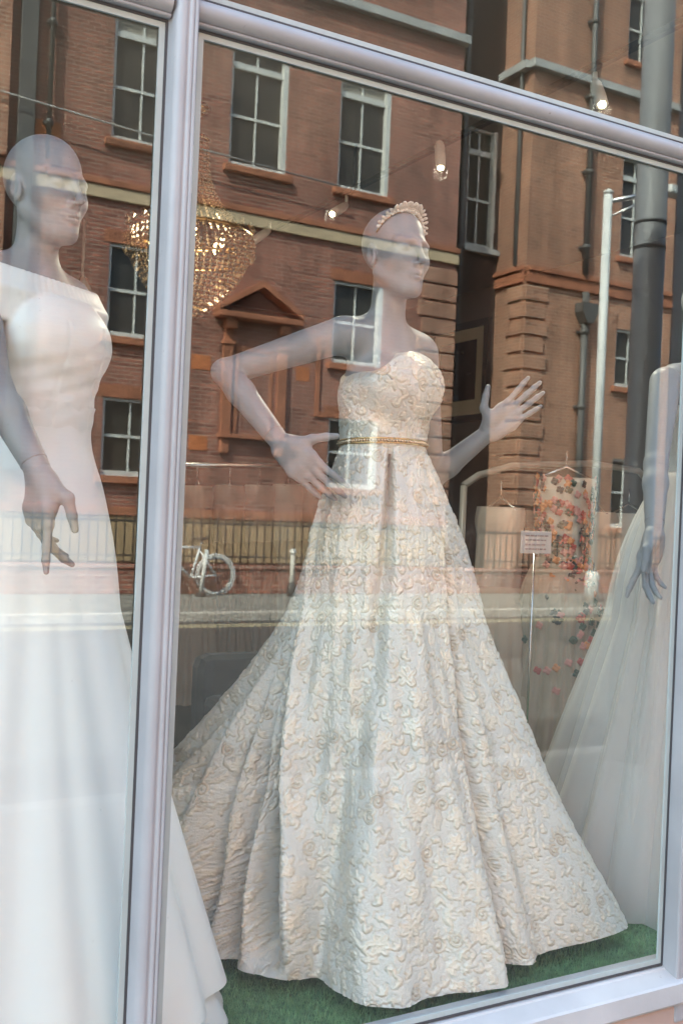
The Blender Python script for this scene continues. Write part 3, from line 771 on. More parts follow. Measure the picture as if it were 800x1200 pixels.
def img_axes(px, py):
    t = -unit(ray(px, py)); r = unit(npv((RX, RY, 0)) * math.cos(ROLL) + npv((0, 0, 1)) * math.sin(ROLL)); r = unit(r - t * (r @ t)); u = np.cross(t, r)
    return r, u, t                                  # right, up, towards the camera

def torso_prims(S, O, l, f, dz=0.0, grow=0.0, arms=True, lean=0.0):
    """torso standing at O=(x,y); l = the figure's left, f = forward; neck base at z about 1.98"""
    R = np.stack([npv((*l, 0)), npv((*f, 0)), npv((0, 0, 1))], 1)
    def W(a, b, z): return npv((O[0], O[1], 0)) + R[:, 0] * a + R[:, 1] * b + npv((0, 0, z + dz))
    g = grow
    S.ell(W(0, .0, 1.80), (.128 + g, .094 + g, .19 + g), R, .03)
    S.cone(W(-.125, -.015, 1.945), W(.125, -.015, 1.945), .047 + g, .047 + g, .04)
    if g > 0: S.ell(W(0, .068, 1.835), (.132, .066, .082), R, .045)
    else:
        for s in (-1, 1): S.ell(W(s * .066, .068, 1.842), (.056, .052, .058), R, .03)
    S.ell(W(0, .0, 1.66), (.112 + g, .084 + g, .10 + g), R, .04)
    S.ell(W(0, -.012, 1.50), (.158 + g, .112 + g, .13 + g), R, .05)
    return W, R

def body(name, parent, O, l, f, headc, face, sh_r, el_r, wr_r, sh_l=None, el_l=None, wr_l=None, hs=1.0, zbase=.389, up=(0, 0, 1), step=.0031):
    pts = [npv(p) for p in (sh_r, el_r, wr_r, headc) if p is not None] + [npv(p) for p in (sh_l, el_l, wr_l) if p is not None]
    lo = np.minimum.reduce(pts + [npv((O[0] - .25, O[1] - .25, 1.40))]) - .14; hi = np.maximum.reduce(pts + [npv((O[0] + .25, O[1] + .25, 2.0))]) + .16
    lo[2] = 1.38
    S = SDF(lo, hi, step)
    W, R = torso_prims(S, O, l, f)
    hc = npv(headc)
    S.cone(W(0, -.01, 1.93), hc + npv((0, 0, -.055)) - unit(face) * .018, .049, .043, .035)
    for s in (-1, 1):
        S.cone(W(s * .03, -.02, 1.985), W(s * .125, -.02, 1.955), .035, .034, .03)
    RH, HW = head_sdf(S, hc, face, up, hs)
    if sh_r is not None: arm_sdf(S, sh_r, el_r, wr_r)
    if sh_l is not None: arm_sdf(S, sh_l, el_l, wr_l)
    o = organic('body', S, M_skin, parent, 1)
    # legs, foot plate and pole under the gown
    for s in (-1, 1):
        MB().tube([W(s * .085, -.01, 1.46), W(s * .08, .0, 1.02), W(s * .075, -.03, .55), W(s * .075, -.02, zbase + .07)], [.085, .055, .048, .03], 12).ball(W(s * .075, .05, zbase + .055), .038, .1, .045, Matrix(R.tolist()), 12, 8).build('leg', M_skin, parent)
    MB().lathe((O[0], O[1] + .02, zbase), [(.17, 0), (.17, .008), (.02, .012)], 28).build('base_plate', pm('glass_base', (.45, .5, .5), .15), parent)
    return o, W, R, RH, HW

# ------------------------------------------------------------------ brocade motif tile (height map used as real relief)
rng = np.random.default_rng(7)
TW, TH = 400, 520                                    # millimetres
tile = np.zeros((TH, TW), np.float32); tone = np.zeros((TH, TW), np.float32)
def dab(x, y, r, hgt=1.0, t=.5):
    R_ = int(r + 2); xi, yi = int(round(x)), int(round(y))
    xs = np.arange(xi - R_, xi + R_ + 1); ys = np.arange(yi - R_, yi + R_ + 1)
    d2 = ((xs[None] - x) ** 2 + (ys[:, None] - y) ** 2) / (r * r); h = hgt * np.sqrt(np.clip(1 - d2, 0, 1))
    ix = np.ix_(ys % TH, xs % TW); old = tile[ix]; up_ = h > old
    tile[ix] = np.where(up_, h, old); tone[ix] = np.where(up_, t, tone[ix])
def gouge(x, y, r, dep):
    R_ = int(r + 2); xi, yi = int(round(x)), int(round(y))
    xs = np.arange(xi - R_, xi + R_ + 1); ys = np.arange(yi - R_, yi + R_ + 1)
    d2 = ((xs[None] - x) ** 2 + (ys[:, None] - y) ** 2) / (r * r)
    ix = np.ix_(ys % TH, xs % TW); tile[ix] *= 1 - dep * np.clip(1 - d2, 0, 1)
def leaf(x, y, a, L, wd, t=.5, h=1.0):
    bend = rng.uniform(-.5, .5)
    for s in np.linspace(0, 1, int(L)):
        aa = a + bend * s; dab(x + L * s * math.cos(aa), y + L * s * math.sin(aa), max(1.2, wd * math.sin(math.pi * min(1, s * .93 + .05)) ** .8), h, t)
    for s in np.linspace(.1, .8, int(L)):
        aa = a + bend * s; gouge(x + L * s * math.cos(aa), y + L * s * math.sin(aa), 1.5, .5)
    for s in np.arange(.2, .8, 5.0 / max(L, 8)):
        aa = a + bend * s; cx_, cy_ = x + L * s * math.cos(aa), y + L * s * math.sin(aa)
        for sd in (-.8, .8):
            for q in np.arange(1, wd * 1.1, .8): gouge(cx_ + q * math.cos(aa + sd), cy_ + q * math.sin(aa + sd), 1.1, .4)
def scroll(x, y, a, r0, turns, sgn, t=.5):
    n = int(90 * turns)
    for i in range(n):
        s = i / n; r = r0 * (1 - .82 * s); an = a + sgn * s * turns * 2 * math.pi
        dab(x + r * math.cos(an), y + r * math.sin(an), 3.6 - 1.2 * s, .95, t)
    dab(x, y, 4.2, 1, t)
def flower(x, y, r, n, t=.5):
    a0 = rng.uniform(0, 6.28)
    for k in range(n):
        a = a0 + 2 * math.pi * k / n
        leaf(x + r * .18 * math.cos(a), y + r * .18 * math.sin(a), a, r * .8, r * .30, t, .9)
    for k in range(n):
        a = a0 + 2 * math.pi * (k + .5) / n; leaf(x, y, a, r * .55, r * .17, t, 1.0)
    for k in range(30):
        a = rng.uniform(0, 6.28); q = rng.uniform(0, r * .17); dab(x + q * math.cos(a), y + q * math.sin(a), 2.0, 1.1, t + .2)
def fern(x, y, a, L, t=.5):
    bend = rng.uniform(-.9, .9); px_, py_ = x, y
    n = int(L / 7)
    for i in range(n):
        s = i / n; aa = a + bend * s
        for q in range(7): dab(px_ + q * math.cos(aa), py_ + q * math.sin(aa), 2.0, .8, t)
        px_ += 7 * math.cos(aa); py_ += 7 * math.sin(aa)
        for sd in (-1, 1): leaf(px_, py_, aa + sd * 1.0, (15 + 6 * math.sin(3.1 * s)) * (1 - .45 * s), 3.6, t, .9)
spots = []
for tries in range(4000):
    x, y = rng.uniform(0, TW), rng.uniform(0, TH); r = 36 if len(spots) < 11 else (25 if len(spots) < 34 else 17)
    ok = True
    for (a, b, c) in spots:
        dx_ = abs(x - a); dx_ = min(dx_, TW - dx_); dy_ = abs(y - b); dy_ = min(dy_, TH - dy_)
        if dx_ * dx_ + dy_ * dy_ < (.74 * (r + c)) ** 2: ok = False; break
    if ok: spots.append((x, y, r))
    if len(spots) > 95: break
for i, (x, y, r) in enumerate(spots):
    t = rng.uniform(.1, .9)
    k = i % 4
    if r == 36:
        if k < 3: flower(x, y, r * .98, rng.integers(6, 9), t)
        else:
            scroll(x, y, rng.uniform(0, 6.28), r * .62, 1.7, rng.choice([-1, 1]), t)
            for q in range(7): a = q * .9; leaf(x + r * .66 * math.cos(a), y + r * .66 * math.sin(a), a + .5, 19, 5, t)
    elif r == 25:
        if k == 0: scroll(x, y, rng.uniform(0, 6.28), r * .8, 1.6, rng.choice([-1, 1]), t)
        elif k == 1: flower(x, y, r, 5, t)
        else:
            a = rng.uniform(0, 6.28); fern(x - r * math.cos(a), y - r * math.sin(a), a, r * 2.1, t)
    else:
        a = rng.uniform(0, 6.28)
        for q in (-.7, 0, .7): leaf(x - r * .7 * math.cos(a), y - r * .7 * math.sin(a), a + q, r * 1.6, 6, t)
for _ in range(160):                                # small filler leaves
    x, y = rng.uniform(0, TW), rng.uniform(0, TH)
    if tile[int(y), int(x)] < .05: leaf(x, y, rng.uniform(0, 6.28), rng.uniform(14, 24), rng.uniform(3, 5), rng.uniform(0, 1), .75)
def smooth(a, n=1):
    for _ in range(n):
        a = (a + np.roll(a, 1, 0) + np.roll(a, -1, 0)) / 3; a = (a + np.roll(a, 1, 1) + np.roll(a, -1, 1)) / 3
    return a
tile_s = smooth(tile, 2)
edge = np.hypot(np.gradient(tile_s, axis=0), np.gradient(tile_s, axis=1)); edge = np.clip(edge / .28, 0, 1)
# quilted relief: cloth puffs up everywhere except along the stitched outlines and veins
seam = np.clip(edge * 1.15 - .12, 0, 1)
def nrm(a): return a / a.max()
quilt = -.60 * nrm(smooth(seam, 1)) - .15 * nrm(smooth(seam, 4))
puck = smooth(rng.normal(size=(TH, TW)).astype(np.float32), 4); puck /= puck.std()
quilt = quilt + .05 * puck + .80 * tile_s
quilt = (quilt - quilt.mean()) / quilt.std()
seam_s = smooth(seam, 1)
tone_s = smooth(tone, 3)
def tsample(A, u, v):
    x = (u * 1180) % TW; y = (v * 1180) % TH
    x0 = np.floor(x).astype(int); y0 = np.floor(y).astype(int); fx = x - x0; fy = y - y0
    x1 = (x0 + 1) % TW; y1 = (y0 + 1) % TH; x0 %= TW; y0 %= TH
    return A[y0, x0] * (1 - fx) * (1 - fy) + A[y0, x1] * fx * (1 - fy) + A[y1, x0] * (1 - fx) * fy + A[y1, x1] * fx * fy

def brocade_mat():
    m = bpy.data.materials.new('ivory_gold_brocade'); m.use_nodes = True
    n, l = nodes_of(m); b = n["Principled BSDF"]
    at = n.new("ShaderNodeAttribute"); at.attribute_name = 'weave'
    l.new(at.outputs["Color"], b.inputs["Base Color"])
    l.new(at.outputs["Alpha"], b.inputs["Metallic"])
    b.inputs["Sheen Weight"].default_value = .15
    sp = n.new("ShaderNodeSeparateColor"); l.new(at.outputs["Color"], sp.inputs[0])
    b.inputs["Roughness"].default_value = .38
    tc = n.new("ShaderNodeTexCoord"); t = n.new("ShaderNodeTexNoise"); t.inputs["Scale"].default_value = 150; t.inputs["Detail"].default_value = 4; t.inputs["Distortion"].default_value = 1.2
    l.new(tc.outputs["Object"], t.inputs["Vector"])
    bp = n.new("ShaderNodeBump"); bp.inputs["Strength"].default_value = .7; bp.inputs["Distance"].default_value = .003
    l.new(t.outputs[0], bp.inputs["Height"]); l.new(bp.outputs[0], b.inputs["Normal"])
    return m
M_brocade = brocade_mat()
def weave_colors(me, u, v):
    hgt = tsample(tile_s, u, v); e = tsample(seam_s, u, v); t = tsample(tone_s, u, v)
    ground = npv((.66, .65, .595)); ivory = npv((.735, .69, .585)); tan = npv((.32, .225, .11))
    hh = np.clip(hgt * 1.5, 0, 1)[:, None]; c = ground * (1 - hh) + ivory * hh
    g = np.clip((e - .18) * 1.35 * (.35 + .75 * t), 0, .8)[:, None]; c = c * (1 - g) + tan * g  # tan seams: gold outlines, darkened to paint in crease shading
    c = np.concatenate([c, np.clip(.10 + .45 * hh * (.4 + .6 * t[:, None]), 0, 1)], 1)
    a = me.attributes.new('weave', 'FLOAT_COLOR', 'POINT'); a.data.foreach_set('color', c.astype(np.float32).ravel())
def relief(u, v): return .0014 * np.clip(tsample(quilt, u, v), -2.6, 2.2)

def periodic(ctrl, th):
    """periodic cosine-ish (Catmull-Rom) interpolation of (deg, value) pairs"""
    c = sorted((a % 360, b) for a, b in ctrl); A = np.array([a for a, _ in c]); Bv = np.array([b for _, b in c])
    A = np.concatenate([A[-2:] - 360, A, A[:2] + 360]); Bv = np.concatenate([Bv[-2:], Bv, Bv[:2]])
    t = np.degrees(th) % 360; i = np.clip(np.searchsorted(A, t, side='right') - 1, 1, len(A) - 3); s = (t - A[i]) / (A[i + 1] - A[i])
    p0, p1, p2, p3 = Bv[i - 1], Bv[i], Bv[i + 1], Bv[i + 2]
    m1 = (p2 - p0) / (A[i + 1] - A[i - 1]) * (A[i + 1] - A[i]); m2 = (p3 - p1) / (A[i + 2] - A[i]) * (A[i + 1] - A[i])
    return (2 * s ** 3 - 3 * s ** 2 + 1) * p1 + (s ** 3 - 2 * s ** 2 + s) * m1 + (-2 * s ** 3 + 3 * s ** 2) * p2 + (s ** 3 - s ** 2) * m2

def skirt_grid(C, l, wax, z0, z1, hem, folds, thetas, nt, hem_z=None, prof=(1.0, .0), hipb=.03, sway=None):
    """cloth cone from the waist ellipse to a hem of given radius per angle. folds: (deg, depth, width_deg, start_t, drift_deg)"""
    th = thetas[None, :]; t = np.linspace(0, 1, nt)[:, None]
    la = math.atan2(l[1], l[0]); q = th - la
    r0 = 1 / np.sqrt((np.cos(q) / wax[0]) ** 2 + (np.sin(q) / wax[1]) ** 2)
    Rh = periodic(hem, thetas)[None, :]
    p0 = periodic(prof[0], thetas)[None, :] if isinstance(prof[0], list) else prof[0]
    g = p0 * t + (1 - p0) * t ** 2 + prof[1] * np.sin(math.pi * t)
    r = r0 + (Rh - r0) * g + hipb * np.sin(math.pi * np.clip(t / .35, 0, 1)) * (t < .35)
    for fd in folds:
        (deg, dep, wd, st, dr) = fd[:5]
        c = math.radians(deg) + math.radians(dr) * (1 - t) ** 1.1; dth = (th - c + math.pi) % (2 * math.pi) - math.pi
        w_ = math.radians(wd) * (.75 + .5 * t); a = np.clip((t - st) / max(1e-3, 1 - st), 0, 1) ** .9
        if len(fd) > 5: a = a * (1 - fd[5] * np.clip((t - .7) / .3, 0, 1) ** 2)
        r = r - dep * a * np.exp(-(dth / w_) ** 2) + dep * .22 * a * (np.exp(-((dth - 1.9 * w_) / w_) ** 2) + np.exp(-((dth + 1.9 * w_) / w_) ** 2))
    hz = (periodic(hem_z, thetas)[None, :] if hem_z is not None else 0)
    z = z0 + (z1 - z0 + hz) * t + 0 * th
    X = C[0] + r * np.cos(th); Y = C[1] + r * np.sin(th)
    return np.stack([X, Y, z], -1), np.broadcast_to(t, X.shape), np.broadcast_to(th, X.shape), r
def grid_quads(nt, nth, closed=True):
    i = np.arange(nt - 1)[:, None]; j = np.arange(nth if closed else nth - 1)[None, :]; j2 = (j + 1) % nth
    return np.stack([i * nth + j, (i + 1) * nth + j, (i + 1) * nth + j2, i * nth + j2], -1).reshape(-1, 4)
def grid_normals(Pg):
    du = np.roll(Pg, -1, 1) - np.roll(Pg, 1, 1); dv = np.gradient(Pg, axis=0); n = np.cross(dv, du); return n / (np.linalg.norm(n, axis=-1, keepdims=True) + 1e-12)
# ================================================================== display: artificial grass
FLOOR = .40
gr = np.random.default_rng(3); NB = 42000
gx = gr.uniform(.55, 2.15, NB); gy = .07 + gr.uniform(0, 1, NB) ** 1.6 * .75; ga = gr.uniform(0, 6.28, NB); gh = gr.uniform(.011, .022, NB); gl_ = gr.uniform(-.012, .012, (NB, 2))
bx = np.cos(ga) * .0011; by = np.sin(ga) * .0011; z0 = np.full(NB, .386)
V = np.stack([np.stack([gx - bx, gy - by, z0], 1), np.stack([gx + bx, gy + by, z0], 1), np.stack([gx + gl_[:, 0], gy + gl_[:, 1], z0 + gh], 1)], 1).reshape(-1, 3)
M_turf = pm('artificial_grass', (.20, .35, .15), .6, var=(30, .35))
tag(link('grass', fast_mesh('grass', V, np.arange(3 * NB).reshape(-1, 3), False), M_turf), 'short green artificial grass covering the display platform', 'grass', kind='stuff')
tag(B('grass_mat', pm('grass_backing', (.11, .21, .095), .9, var=(60, .4)), None, -2.65, 4.55, .106, 1.58, .3855, .3885), kind='structure')

# ================================================================== main mannequin and brocade gown
OM = (1.395, .50); fM = (.25, -.97); lM = (.97, .25)
RM = np.stack([npv((*lM, 0)), npv((*fM, 0)), npv((0, 0, 1))], 1)
def WM(a, b, z): return npv((OM[0], OM[1], 0)) + RM[:, 0] * a + RM[:, 1] * b + npv((0, 0, z))
man = root('mannequin', (OM[0], OM[1], FLOOR), 'grey bald mannequin with tiara, one hand on hip, other hand raised', 'mannequin', 'mannequins in the window')
hcM = npv(P(464, 297, .47)); faceM = unit((.12, -.99, .02))
shR = WM(-.155, -.02, 1.945); elR = npv(P(264, 436, .60)); wrR = npv(P(331, 522, .40))
shL = WM(.155, -.02, 1.94); elL = npv(P(506, 560, .66)); wrL = npv(P(573, 506, .53))
bodyM, _, _, RHM, HWM = body('mannequin', man, OM, lM, fM, hcM, faceM, shR, elR, elR + (wrR - elR) * .97, shL, elL, elL + (wrL - elL) * .97)
r_, u_, t_ = img_axes(360, 550)
straight = [(.12, .10, .08), (.16, .10, .08), (.20, .12, .08), (.26, .14, .10)]
make_hand('hand', man, wrR, r_ * .70 - u_ * .66 + t_ * .04, -t_ * .9 + u_ * .25, -1, straight, spread=(.05, .0, -.03, -.08), thumb=((.86, .45, -.1), (.80, .62, .0)), arm_from=elR)
r_, u_, t_ = img_axes(600, 470)
make_hand('hand', man, wrL, r_ * .74 + u_ * .66 - t_ * .05, t_, 1, [(.05, .05, .05), (.02, .06, .05), (.10, .10, .05), (.16, .10, .05)], spread=(.16, .02, -.06, -.16), thumb=((.98, .25, -.1), (.62, .75, .05)), arm_from=elL)
M_seam = pm('wrist_bracelet', (.30, .27, .27), .3, metallic=.8)
def wrist_ring(parent, wr, el, r=.0255, at=.04):
    d = unit(npv(el) - npv(wr)); a = unit(np.cross(d, (0, .3, 1))); b_ = np.cross(d, a)
    MB().ring(npv(wr) + d * at, a * r, b_ * r, .0011, 36, 6).ball(npv(wr) + d * at + a * r, .0032).build('bracelet', M_seam, parent)
wrist_ring(man, wrR, elR); wrist_ring(man, wrL, elL)

gown = root('brocade_gown', (OM[0], OM[1], FLOOR), 'strapless ivory and gold embossed brocade ball gown with train, on the middle mannequin', 'gown')
# bodice
S = SDF((OM[0] - .27, OM[1] - .27, 1.62), (OM[0] + .27, OM[1] + .27, 2.02), .0027)
torso_prims(S, OM, lM, fM, grow=.010)
gz = S.lo[2] + S.h * np.arange(S.n[2]); gxx = S.lo[0] + S.h * np.arange(S.n[0]); gyy = S.lo[1] + S.h * np.arange(S.n[1])
XX, YY = np.meshgrid(gxx - OM[0], gyy - OM[1], indexing='ij'); Aa = XX * lM[0] + YY * lM[1]; Bb = XX * fM[0] + YY * fM[1]
zn = 1.915 - 4.2 * Aa ** 2 - np.where(Bb < 0, -Bb * .35, 0)
S.f = np.maximum(S.f, (gz[None, None, :] - zn[..., None]).astype(np.float32)); S.f = np.maximum(S.f, (1.652 - gz)[None, None, :].astype(np.float32))
V, Q = S.mesh(); V = relax(V, Q, 2); N = S.grad(V)
a_ = (V[:, 0] - OM[0]) * lM[0] + (V[:, 1] - OM[1]) * lM[1]; b_ = (V[:, 0] - OM[0]) * fM[0] + (V[:, 1] - OM[1]) * fM[1]
uu = np.arctan2(a_, b_) * .125 + .11; vv = V[:, 2] - 1.5
wall_m = np.clip(1 - np.abs(N[:, 2]) ** 4, 0, 1) * np.clip((zn[np.clip(((V[:, 0] - S.lo[0]) / S.h).astype(int), 0, S.n[0] - 1), np.clip(((V[:, 1] - S.lo[1]) / S.h).astype(int), 0, S.n[1] - 1)] - V[:, 2]) / .006, 0, 1)
V = V + N * (relief(uu, vv) * .8 * wall_m)[:, None]
# soft pulled creases across the bust
V = V + N * (.0016 * np.sin(a_ * 60 + V[:, 2] * 85) * wall_m)[:, None]
me = fast_mesh('bodice', V - npv(off_of(gown)), Q); weave_colors(me, uu, vv)
link('bodice', me, M_brocade, gown)
# skirt
vis = math.radians(-118)
thetas = vis + np.concatenate([np.linspace(-2.05, 2.05, 1050, endpoint=False), np.linspace(2.05, 2 * math.pi - 2.05, 90, endpoint=False)])
hemM = [(-118, .445), (-100, .455), (-78, .46), (-66, .45), (-52, .46), (-40, .57), (-27, .69), (-8, .62), (20, .5), (58, .5), (90, .6), (120, .82), (140, .95), (155, .9), (168, .68), (180, .50), (191, .455), (205, .41), (220, .375), (232, .405)]
foldM = [(-68, .095, 4.0, .0, 18), (205, .27, 4.6, .04, -50, .92), (190, .28, 4.2, .04, -42, .75), (177, .26, 3.8, .04, -34, .4), (165, .26, 3.8, .04, -26), (153, .22, 4, .04, -18), (-136, .028, 6, .30, 8), (-96, .012, 9, .45, 4), (-42, .012, 6, .5, -2), (-20, .03, 6, .3, 0), (10, .05, 6, .3, 0), (40, .05, 7, .2, 0), (80, .06, 7, .2, 0), (110, .08, 6, .2, 0)]
# spread the columns evenly along the rippling hem instead of by angle
def main_grid(th, nt):
    return skirt_grid(OM, lM, (.124, .098), 1.672, .428, hemM, foldM, th, nt, prof=([(-118, .92), (-28, .92), (40, .9), (80, .75), (115, .42), (150, .34), (178, .50), (196, .78), (215, .92)], -.045), hipb=.022,
                      hem_z=[(-118, 0), (-66, .012), (-28, .02), (60, 0), (150, -.01), (-160, .005)])
thf = vis + np.linspace(-2.2, 2.2, 6000); Pf = main_grid(thf, 3)[0]
arcf = np.concatenate([[0], np.cumsum(np.linalg.norm(np.diff(Pf[-1, :, :2], axis=0), axis=1) + np.linalg.norm(np.diff(Pf[1, :, :2], axis=0), axis=1))])
thv = np.interp(np.linspace(0, arcf[-1], 1100, endpoint=False), arcf, thf)
thetas = np.concatenate([thv, vis + np.linspace(2.2, 2 * math.pi - 2.2, 80, endpoint=False)])
Pg, tt, thh, rr = main_grid(thetas, 540)
# sharp box pleat at the centre front under the belt
dth = (thh - math.radians(-111) + .42 * tt + math.pi) % (2 * math.pi) - math.pi
pl = np.exp(-(dth / (.055 + .12 * tt)) ** 2) * np.clip(1 - tt / .75, 0, 1) * np.clip(tt / .03, 0, 1)
Pg[..., :2] -= ((.045 * pl)[..., None] * np.stack([np.cos(thh), np.sin(thh)], -1))
# wandering softness so no line is ruled
wob = .009 * np.sin(4 * thh + 5 * tt) + .007 * np.sin(9 * thh - 7 * tt + 1) + .005 * np.sin(17 * thh + 9 * tt) + .003 * np.sin(31 * thh - 15 * tt)
Pg[..., :2] += (wob * np.clip(tt * 1.6, 0, 1))[..., None] * np.stack([np.cos(thh), np.sin(thh)], -1)
seg_ = np.linalg.norm(np.diff(Pg, axis=1), axis=2); arc = np.concatenate([np.zeros((Pg.shape[0], 1)), np.cumsum(seg_, 1)], 1); i0 = int(np.argmin(np.abs(thetas - vis))); arc -= arc[:, i0:i0 + 1]
sl = .37 + 1.305 * tt; ph = arc / sl
su = sl * np.sin(ph); sv = sl * np.cos(ph)
Nn = grid_normals(Pg)
sgn = np.sign((Nn[..., 0] * np.cos(thh) + Nn[..., 1] * np.sin(thh)).mean())
Pg = Pg + sgn * Nn * relief(su, sv)[..., None] * np.clip(1.2 - .0 * tt, 0, 1)[..., None]
me = fast_mesh('skirt', Pg.reshape(-1, 3) - npv(off_of(gown)), grid_quads(540, len(thetas)))
weave_colors(me, su.ravel(), sv.ravel())
link('skirt', me, M_brocade, gown)
# belt: cord with beads
bl = MB(); bz = 1.680; NBE = 96
pts = []
for k in range(NBE):
    a = 2 * math.pi * k / NBE; c, s = math.cos(a) * .1275, math.sin(a) * .1005
    z = bz + .006 * math.sin(a)
    pts.append(WM(c, s, z))
for dz in (-.0055, .0055): bl.tube([p + npv((0, 0, dz)) for p in pts + pts[:1]], .0026, 6, cap=False)
bl.build('belt', M_gold, gown)
bd = MB()
for p in pts: bd.ball(p + npv((p[0] - OM[0], p[1] - OM[1], 0)) * .012, .0042, seg=7, rings=5)
tag(bd.build('belt_beads', pm('champagne_bead', (.66, .50, .33), .22, metallic=.6), gown), kind='stuff')

# tiara
ti = root('tiara', tuple(hcM + npv((0, 0, .1))), 'pearl and crystal leaf tiara on the middle mannequin head', 'tiara')
def tp(a, lift=0.0, back=0.0):                      # a from -1 (ear) to 1 (ear) over the crown
    an = a * 1.42; yy = .004 + .046 * math.cos(an); fac = math.sqrt(1 - ((yy + .016) / .094) ** 2)
    q = npv((math.sin(an) * .073 * fac, yy, .032 + math.cos(an) * .086 * fac)); nn = unit(q - npv((0, -.016, .032)))
    q = q + nn * (.002 + lift); return HWM(*q)
MB().tube([tp(a, .001) for a in np.linspace(-1.05, 1.05, 40)], .0018, 6).build('band', M_gold, ti)
M_pearl = pm('pearl', (.86, .78, .70), .2, coat=.4); M_cry = pm('pale_crystal_leaf', (.78, .68, .58), .15, metallic=.25)
pe = MB()
for i, a in enumerate(np.linspace(-.95, .95, 46)): pe.ball(tp(a, .004 + .003 * (i % 2)), .0038 if i % 3 else .0052, seg=7, rings=5)
tag(pe.build('pearls', M_pearl, ti), kind='stuff')
rg = random.Random(4)
for i, a in enumerate(np.linspace(-.88, .88, 19)):
    hgt = .008 + .014 * math.cos(a * 1.3) ** 2
    p = tp(a, hgt); ax = unit(p - HWM(0, -.016, .032)); sd = unit(tp(a + .05, hgt) - tp(a - .05, hgt)); nn = np.cross(ax, sd)
    tw = rg.uniform(-.7, .7); ax2 = ax * math.cos(tw) + sd * math.sin(tw); sd2 = np.cross(nn, ax2)
    MB().ball(p, .0054, .0028, .0092, Matrix(np.stack([sd2, nn, ax2], 1).tolist()), 8, 6).build('leaf', M_cry, ti)
for a in (-.2, -.02, .16, .3):
    c = tp(a, .016); ax = unit(c - HWM(0, -.016, .032)); sd = unit(tp(a + .05, .02) - tp(a - .05, .02)); nn = np.cross(ax, sd)
    fl = MB()
    for k in range(5):
        an = 2 * math.pi * k / 5; d = ax * math.cos(an) + sd * math.sin(an); e = np.cross(nn, d)
        fl.ball(c + d * .0080, .0056, .0026, .0078, Matrix(np.stack([e, nn, d], 1).tolist()), 8, 5)
    fl.ball(c - nn * .003, .0042); fl.build('flower', M_cry, ti)

# ================================================================== left mannequin and white satin gown
OL = (.475, .43); fL = unit((.58, -.81)); lL = npv((.81, .58))
RL = np.stack([npv((*lL, 0)), npv((*fL, 0)), npv((0, 0, 1))], 1)
def WL(a, b, z): return npv((OL[0], OL[1], 0)) + RL[:, 0] * a + RL[:, 1] * b + npv((0, 0, z))
manL = root('mannequin', (OL[0], OL[1], FLOOR), 'grey bald mannequin at the left with arm hanging beside its white gown', 'mannequin', 'mannequins in the window')
hcL = npv(P(55, 222, .42)); faceL = unit((.46, -.89, .0))
shRl = WL(-.155, -.02, 1.93); wrl = npv(P(48, 557, .15)); ell = npv(P(-6, 455, .24))
body('mannequin', manL, OL, lL, fL, hcL, faceL, shRl, ell, ell + (wrl - ell) * .97, hs=.98)
r_, u_, t_ = img_axes(45, 600)
make_hand('hand', manL, wrl, -u_ * .97 - r_ * .02 + t_ * .06, r_ * .78 - t_ * .5, -1, [(-.05, .02, .12), (.55, .35, .15), (.62, .40, .2), (.7, .5, .2)], spread=(-.03, .0, -.03, -.06), thumb=((.75, .55, -.45), (.05, .95, -.25)), arm_from=ell)
wrist_ring(manL, wrl, ell, at=.03)
gL = root('satin_gown', (OL[0], OL[1], FLOOR), 'plain white satin off-shoulder wedding gown with folded collar, at the left', 'gown')
M_satin = pm('white_satin', (.76, .775, .755), .42, sheen=.2, bump=(35, .06, .004))
S = SDF((OL[0] - .30, OL[1] - .30, 1.47), (OL[0] + .30, OL[1] + .30, 2.06), .004)
torso_prims(S, OL, lL, fL, grow=.012); S.ell(WL(0, .082, 1.826), (.115, .064, .080), RL, .05); S.ell(WL(0, .040, 1.70), (.112, .076, .16), RL, .05)
gz = S.lo[2] + S.h * np.arange(S.n[2]); S.f = np.maximum(S.f, (gz - 1.915)[None, None, :].astype(np.float32)); S.f = np.maximum(S.f, (1.50 - gz)[None, None, :].astype(np.float32))
for k in range(72):
    a = 2 * math.pi * k / 72; c, s = math.cos(a), math.sin(a); dip = .018 * s
    lo_, mi_, hi_ = WL(.199 * c, .094 * s - .005, 1.868 - dip), WL(.203 * c, .096 * s - .008, 1.925 - dip), WL(.180 * c, .090 * s - .014, 1.972 - dip * 1.4)
    S.cone(lo_, mi_, .009, .012, .005); S.cone(mi_, hi_, .012, .008, .006)
V, Q = S.mesh(); V = relax(V, Q, 2); Nl = S.grad(V)
al_ = (V[:, 0] - OL[0]) * lL[0] + (V[:, 1] - OL[1]) * lL[1]
V += Nl * ((.0013 * np.sin(V[:, 2] * 95 + al_ * 40 + 2 * np.sin(al_ * 22)) + .0009 * np.sin(V[:, 2] * 170 - al_ * 60)) * np.clip(1 - np.abs(V[:, 2] - 1.74) / .12, 0, 1))[:, None]
V += Nl * (-.0016 * (np.exp(-((al_ - .055) / .004) ** 2) + np.exp(-((al_ + .055) / .004) ** 2)) * (V[:, 2] < 1.86))[:, None]
link('bodice', fast_mesh('bodice', V - npv(off_of(gL)), Q), M_satin, gL)
thL = np.linspace(0, 2 * math.pi, 360, endpoint=False)
hemL = [(-150, .44), (-90, .40), (-60, .43), (-30, .46), (0, .44), (40, .40), (90, .42), (130, .55), (170, .60), (200, .52)]
foldL = [(-100, .020, 7, .15, 3), (-78, .010, 4, .3, -4), (-60, .018, 6, .25, -6), (-35, .030, 5, .35, 0), (-130, .020, 8, .2, 4), (-116, .009, 4, .35, 2), (-160, .03, 8, .2, 0), (10, .03, 6, .2, 0), (60, .04, 8, .2, 0), (120, .05, 8, .2, 0)]
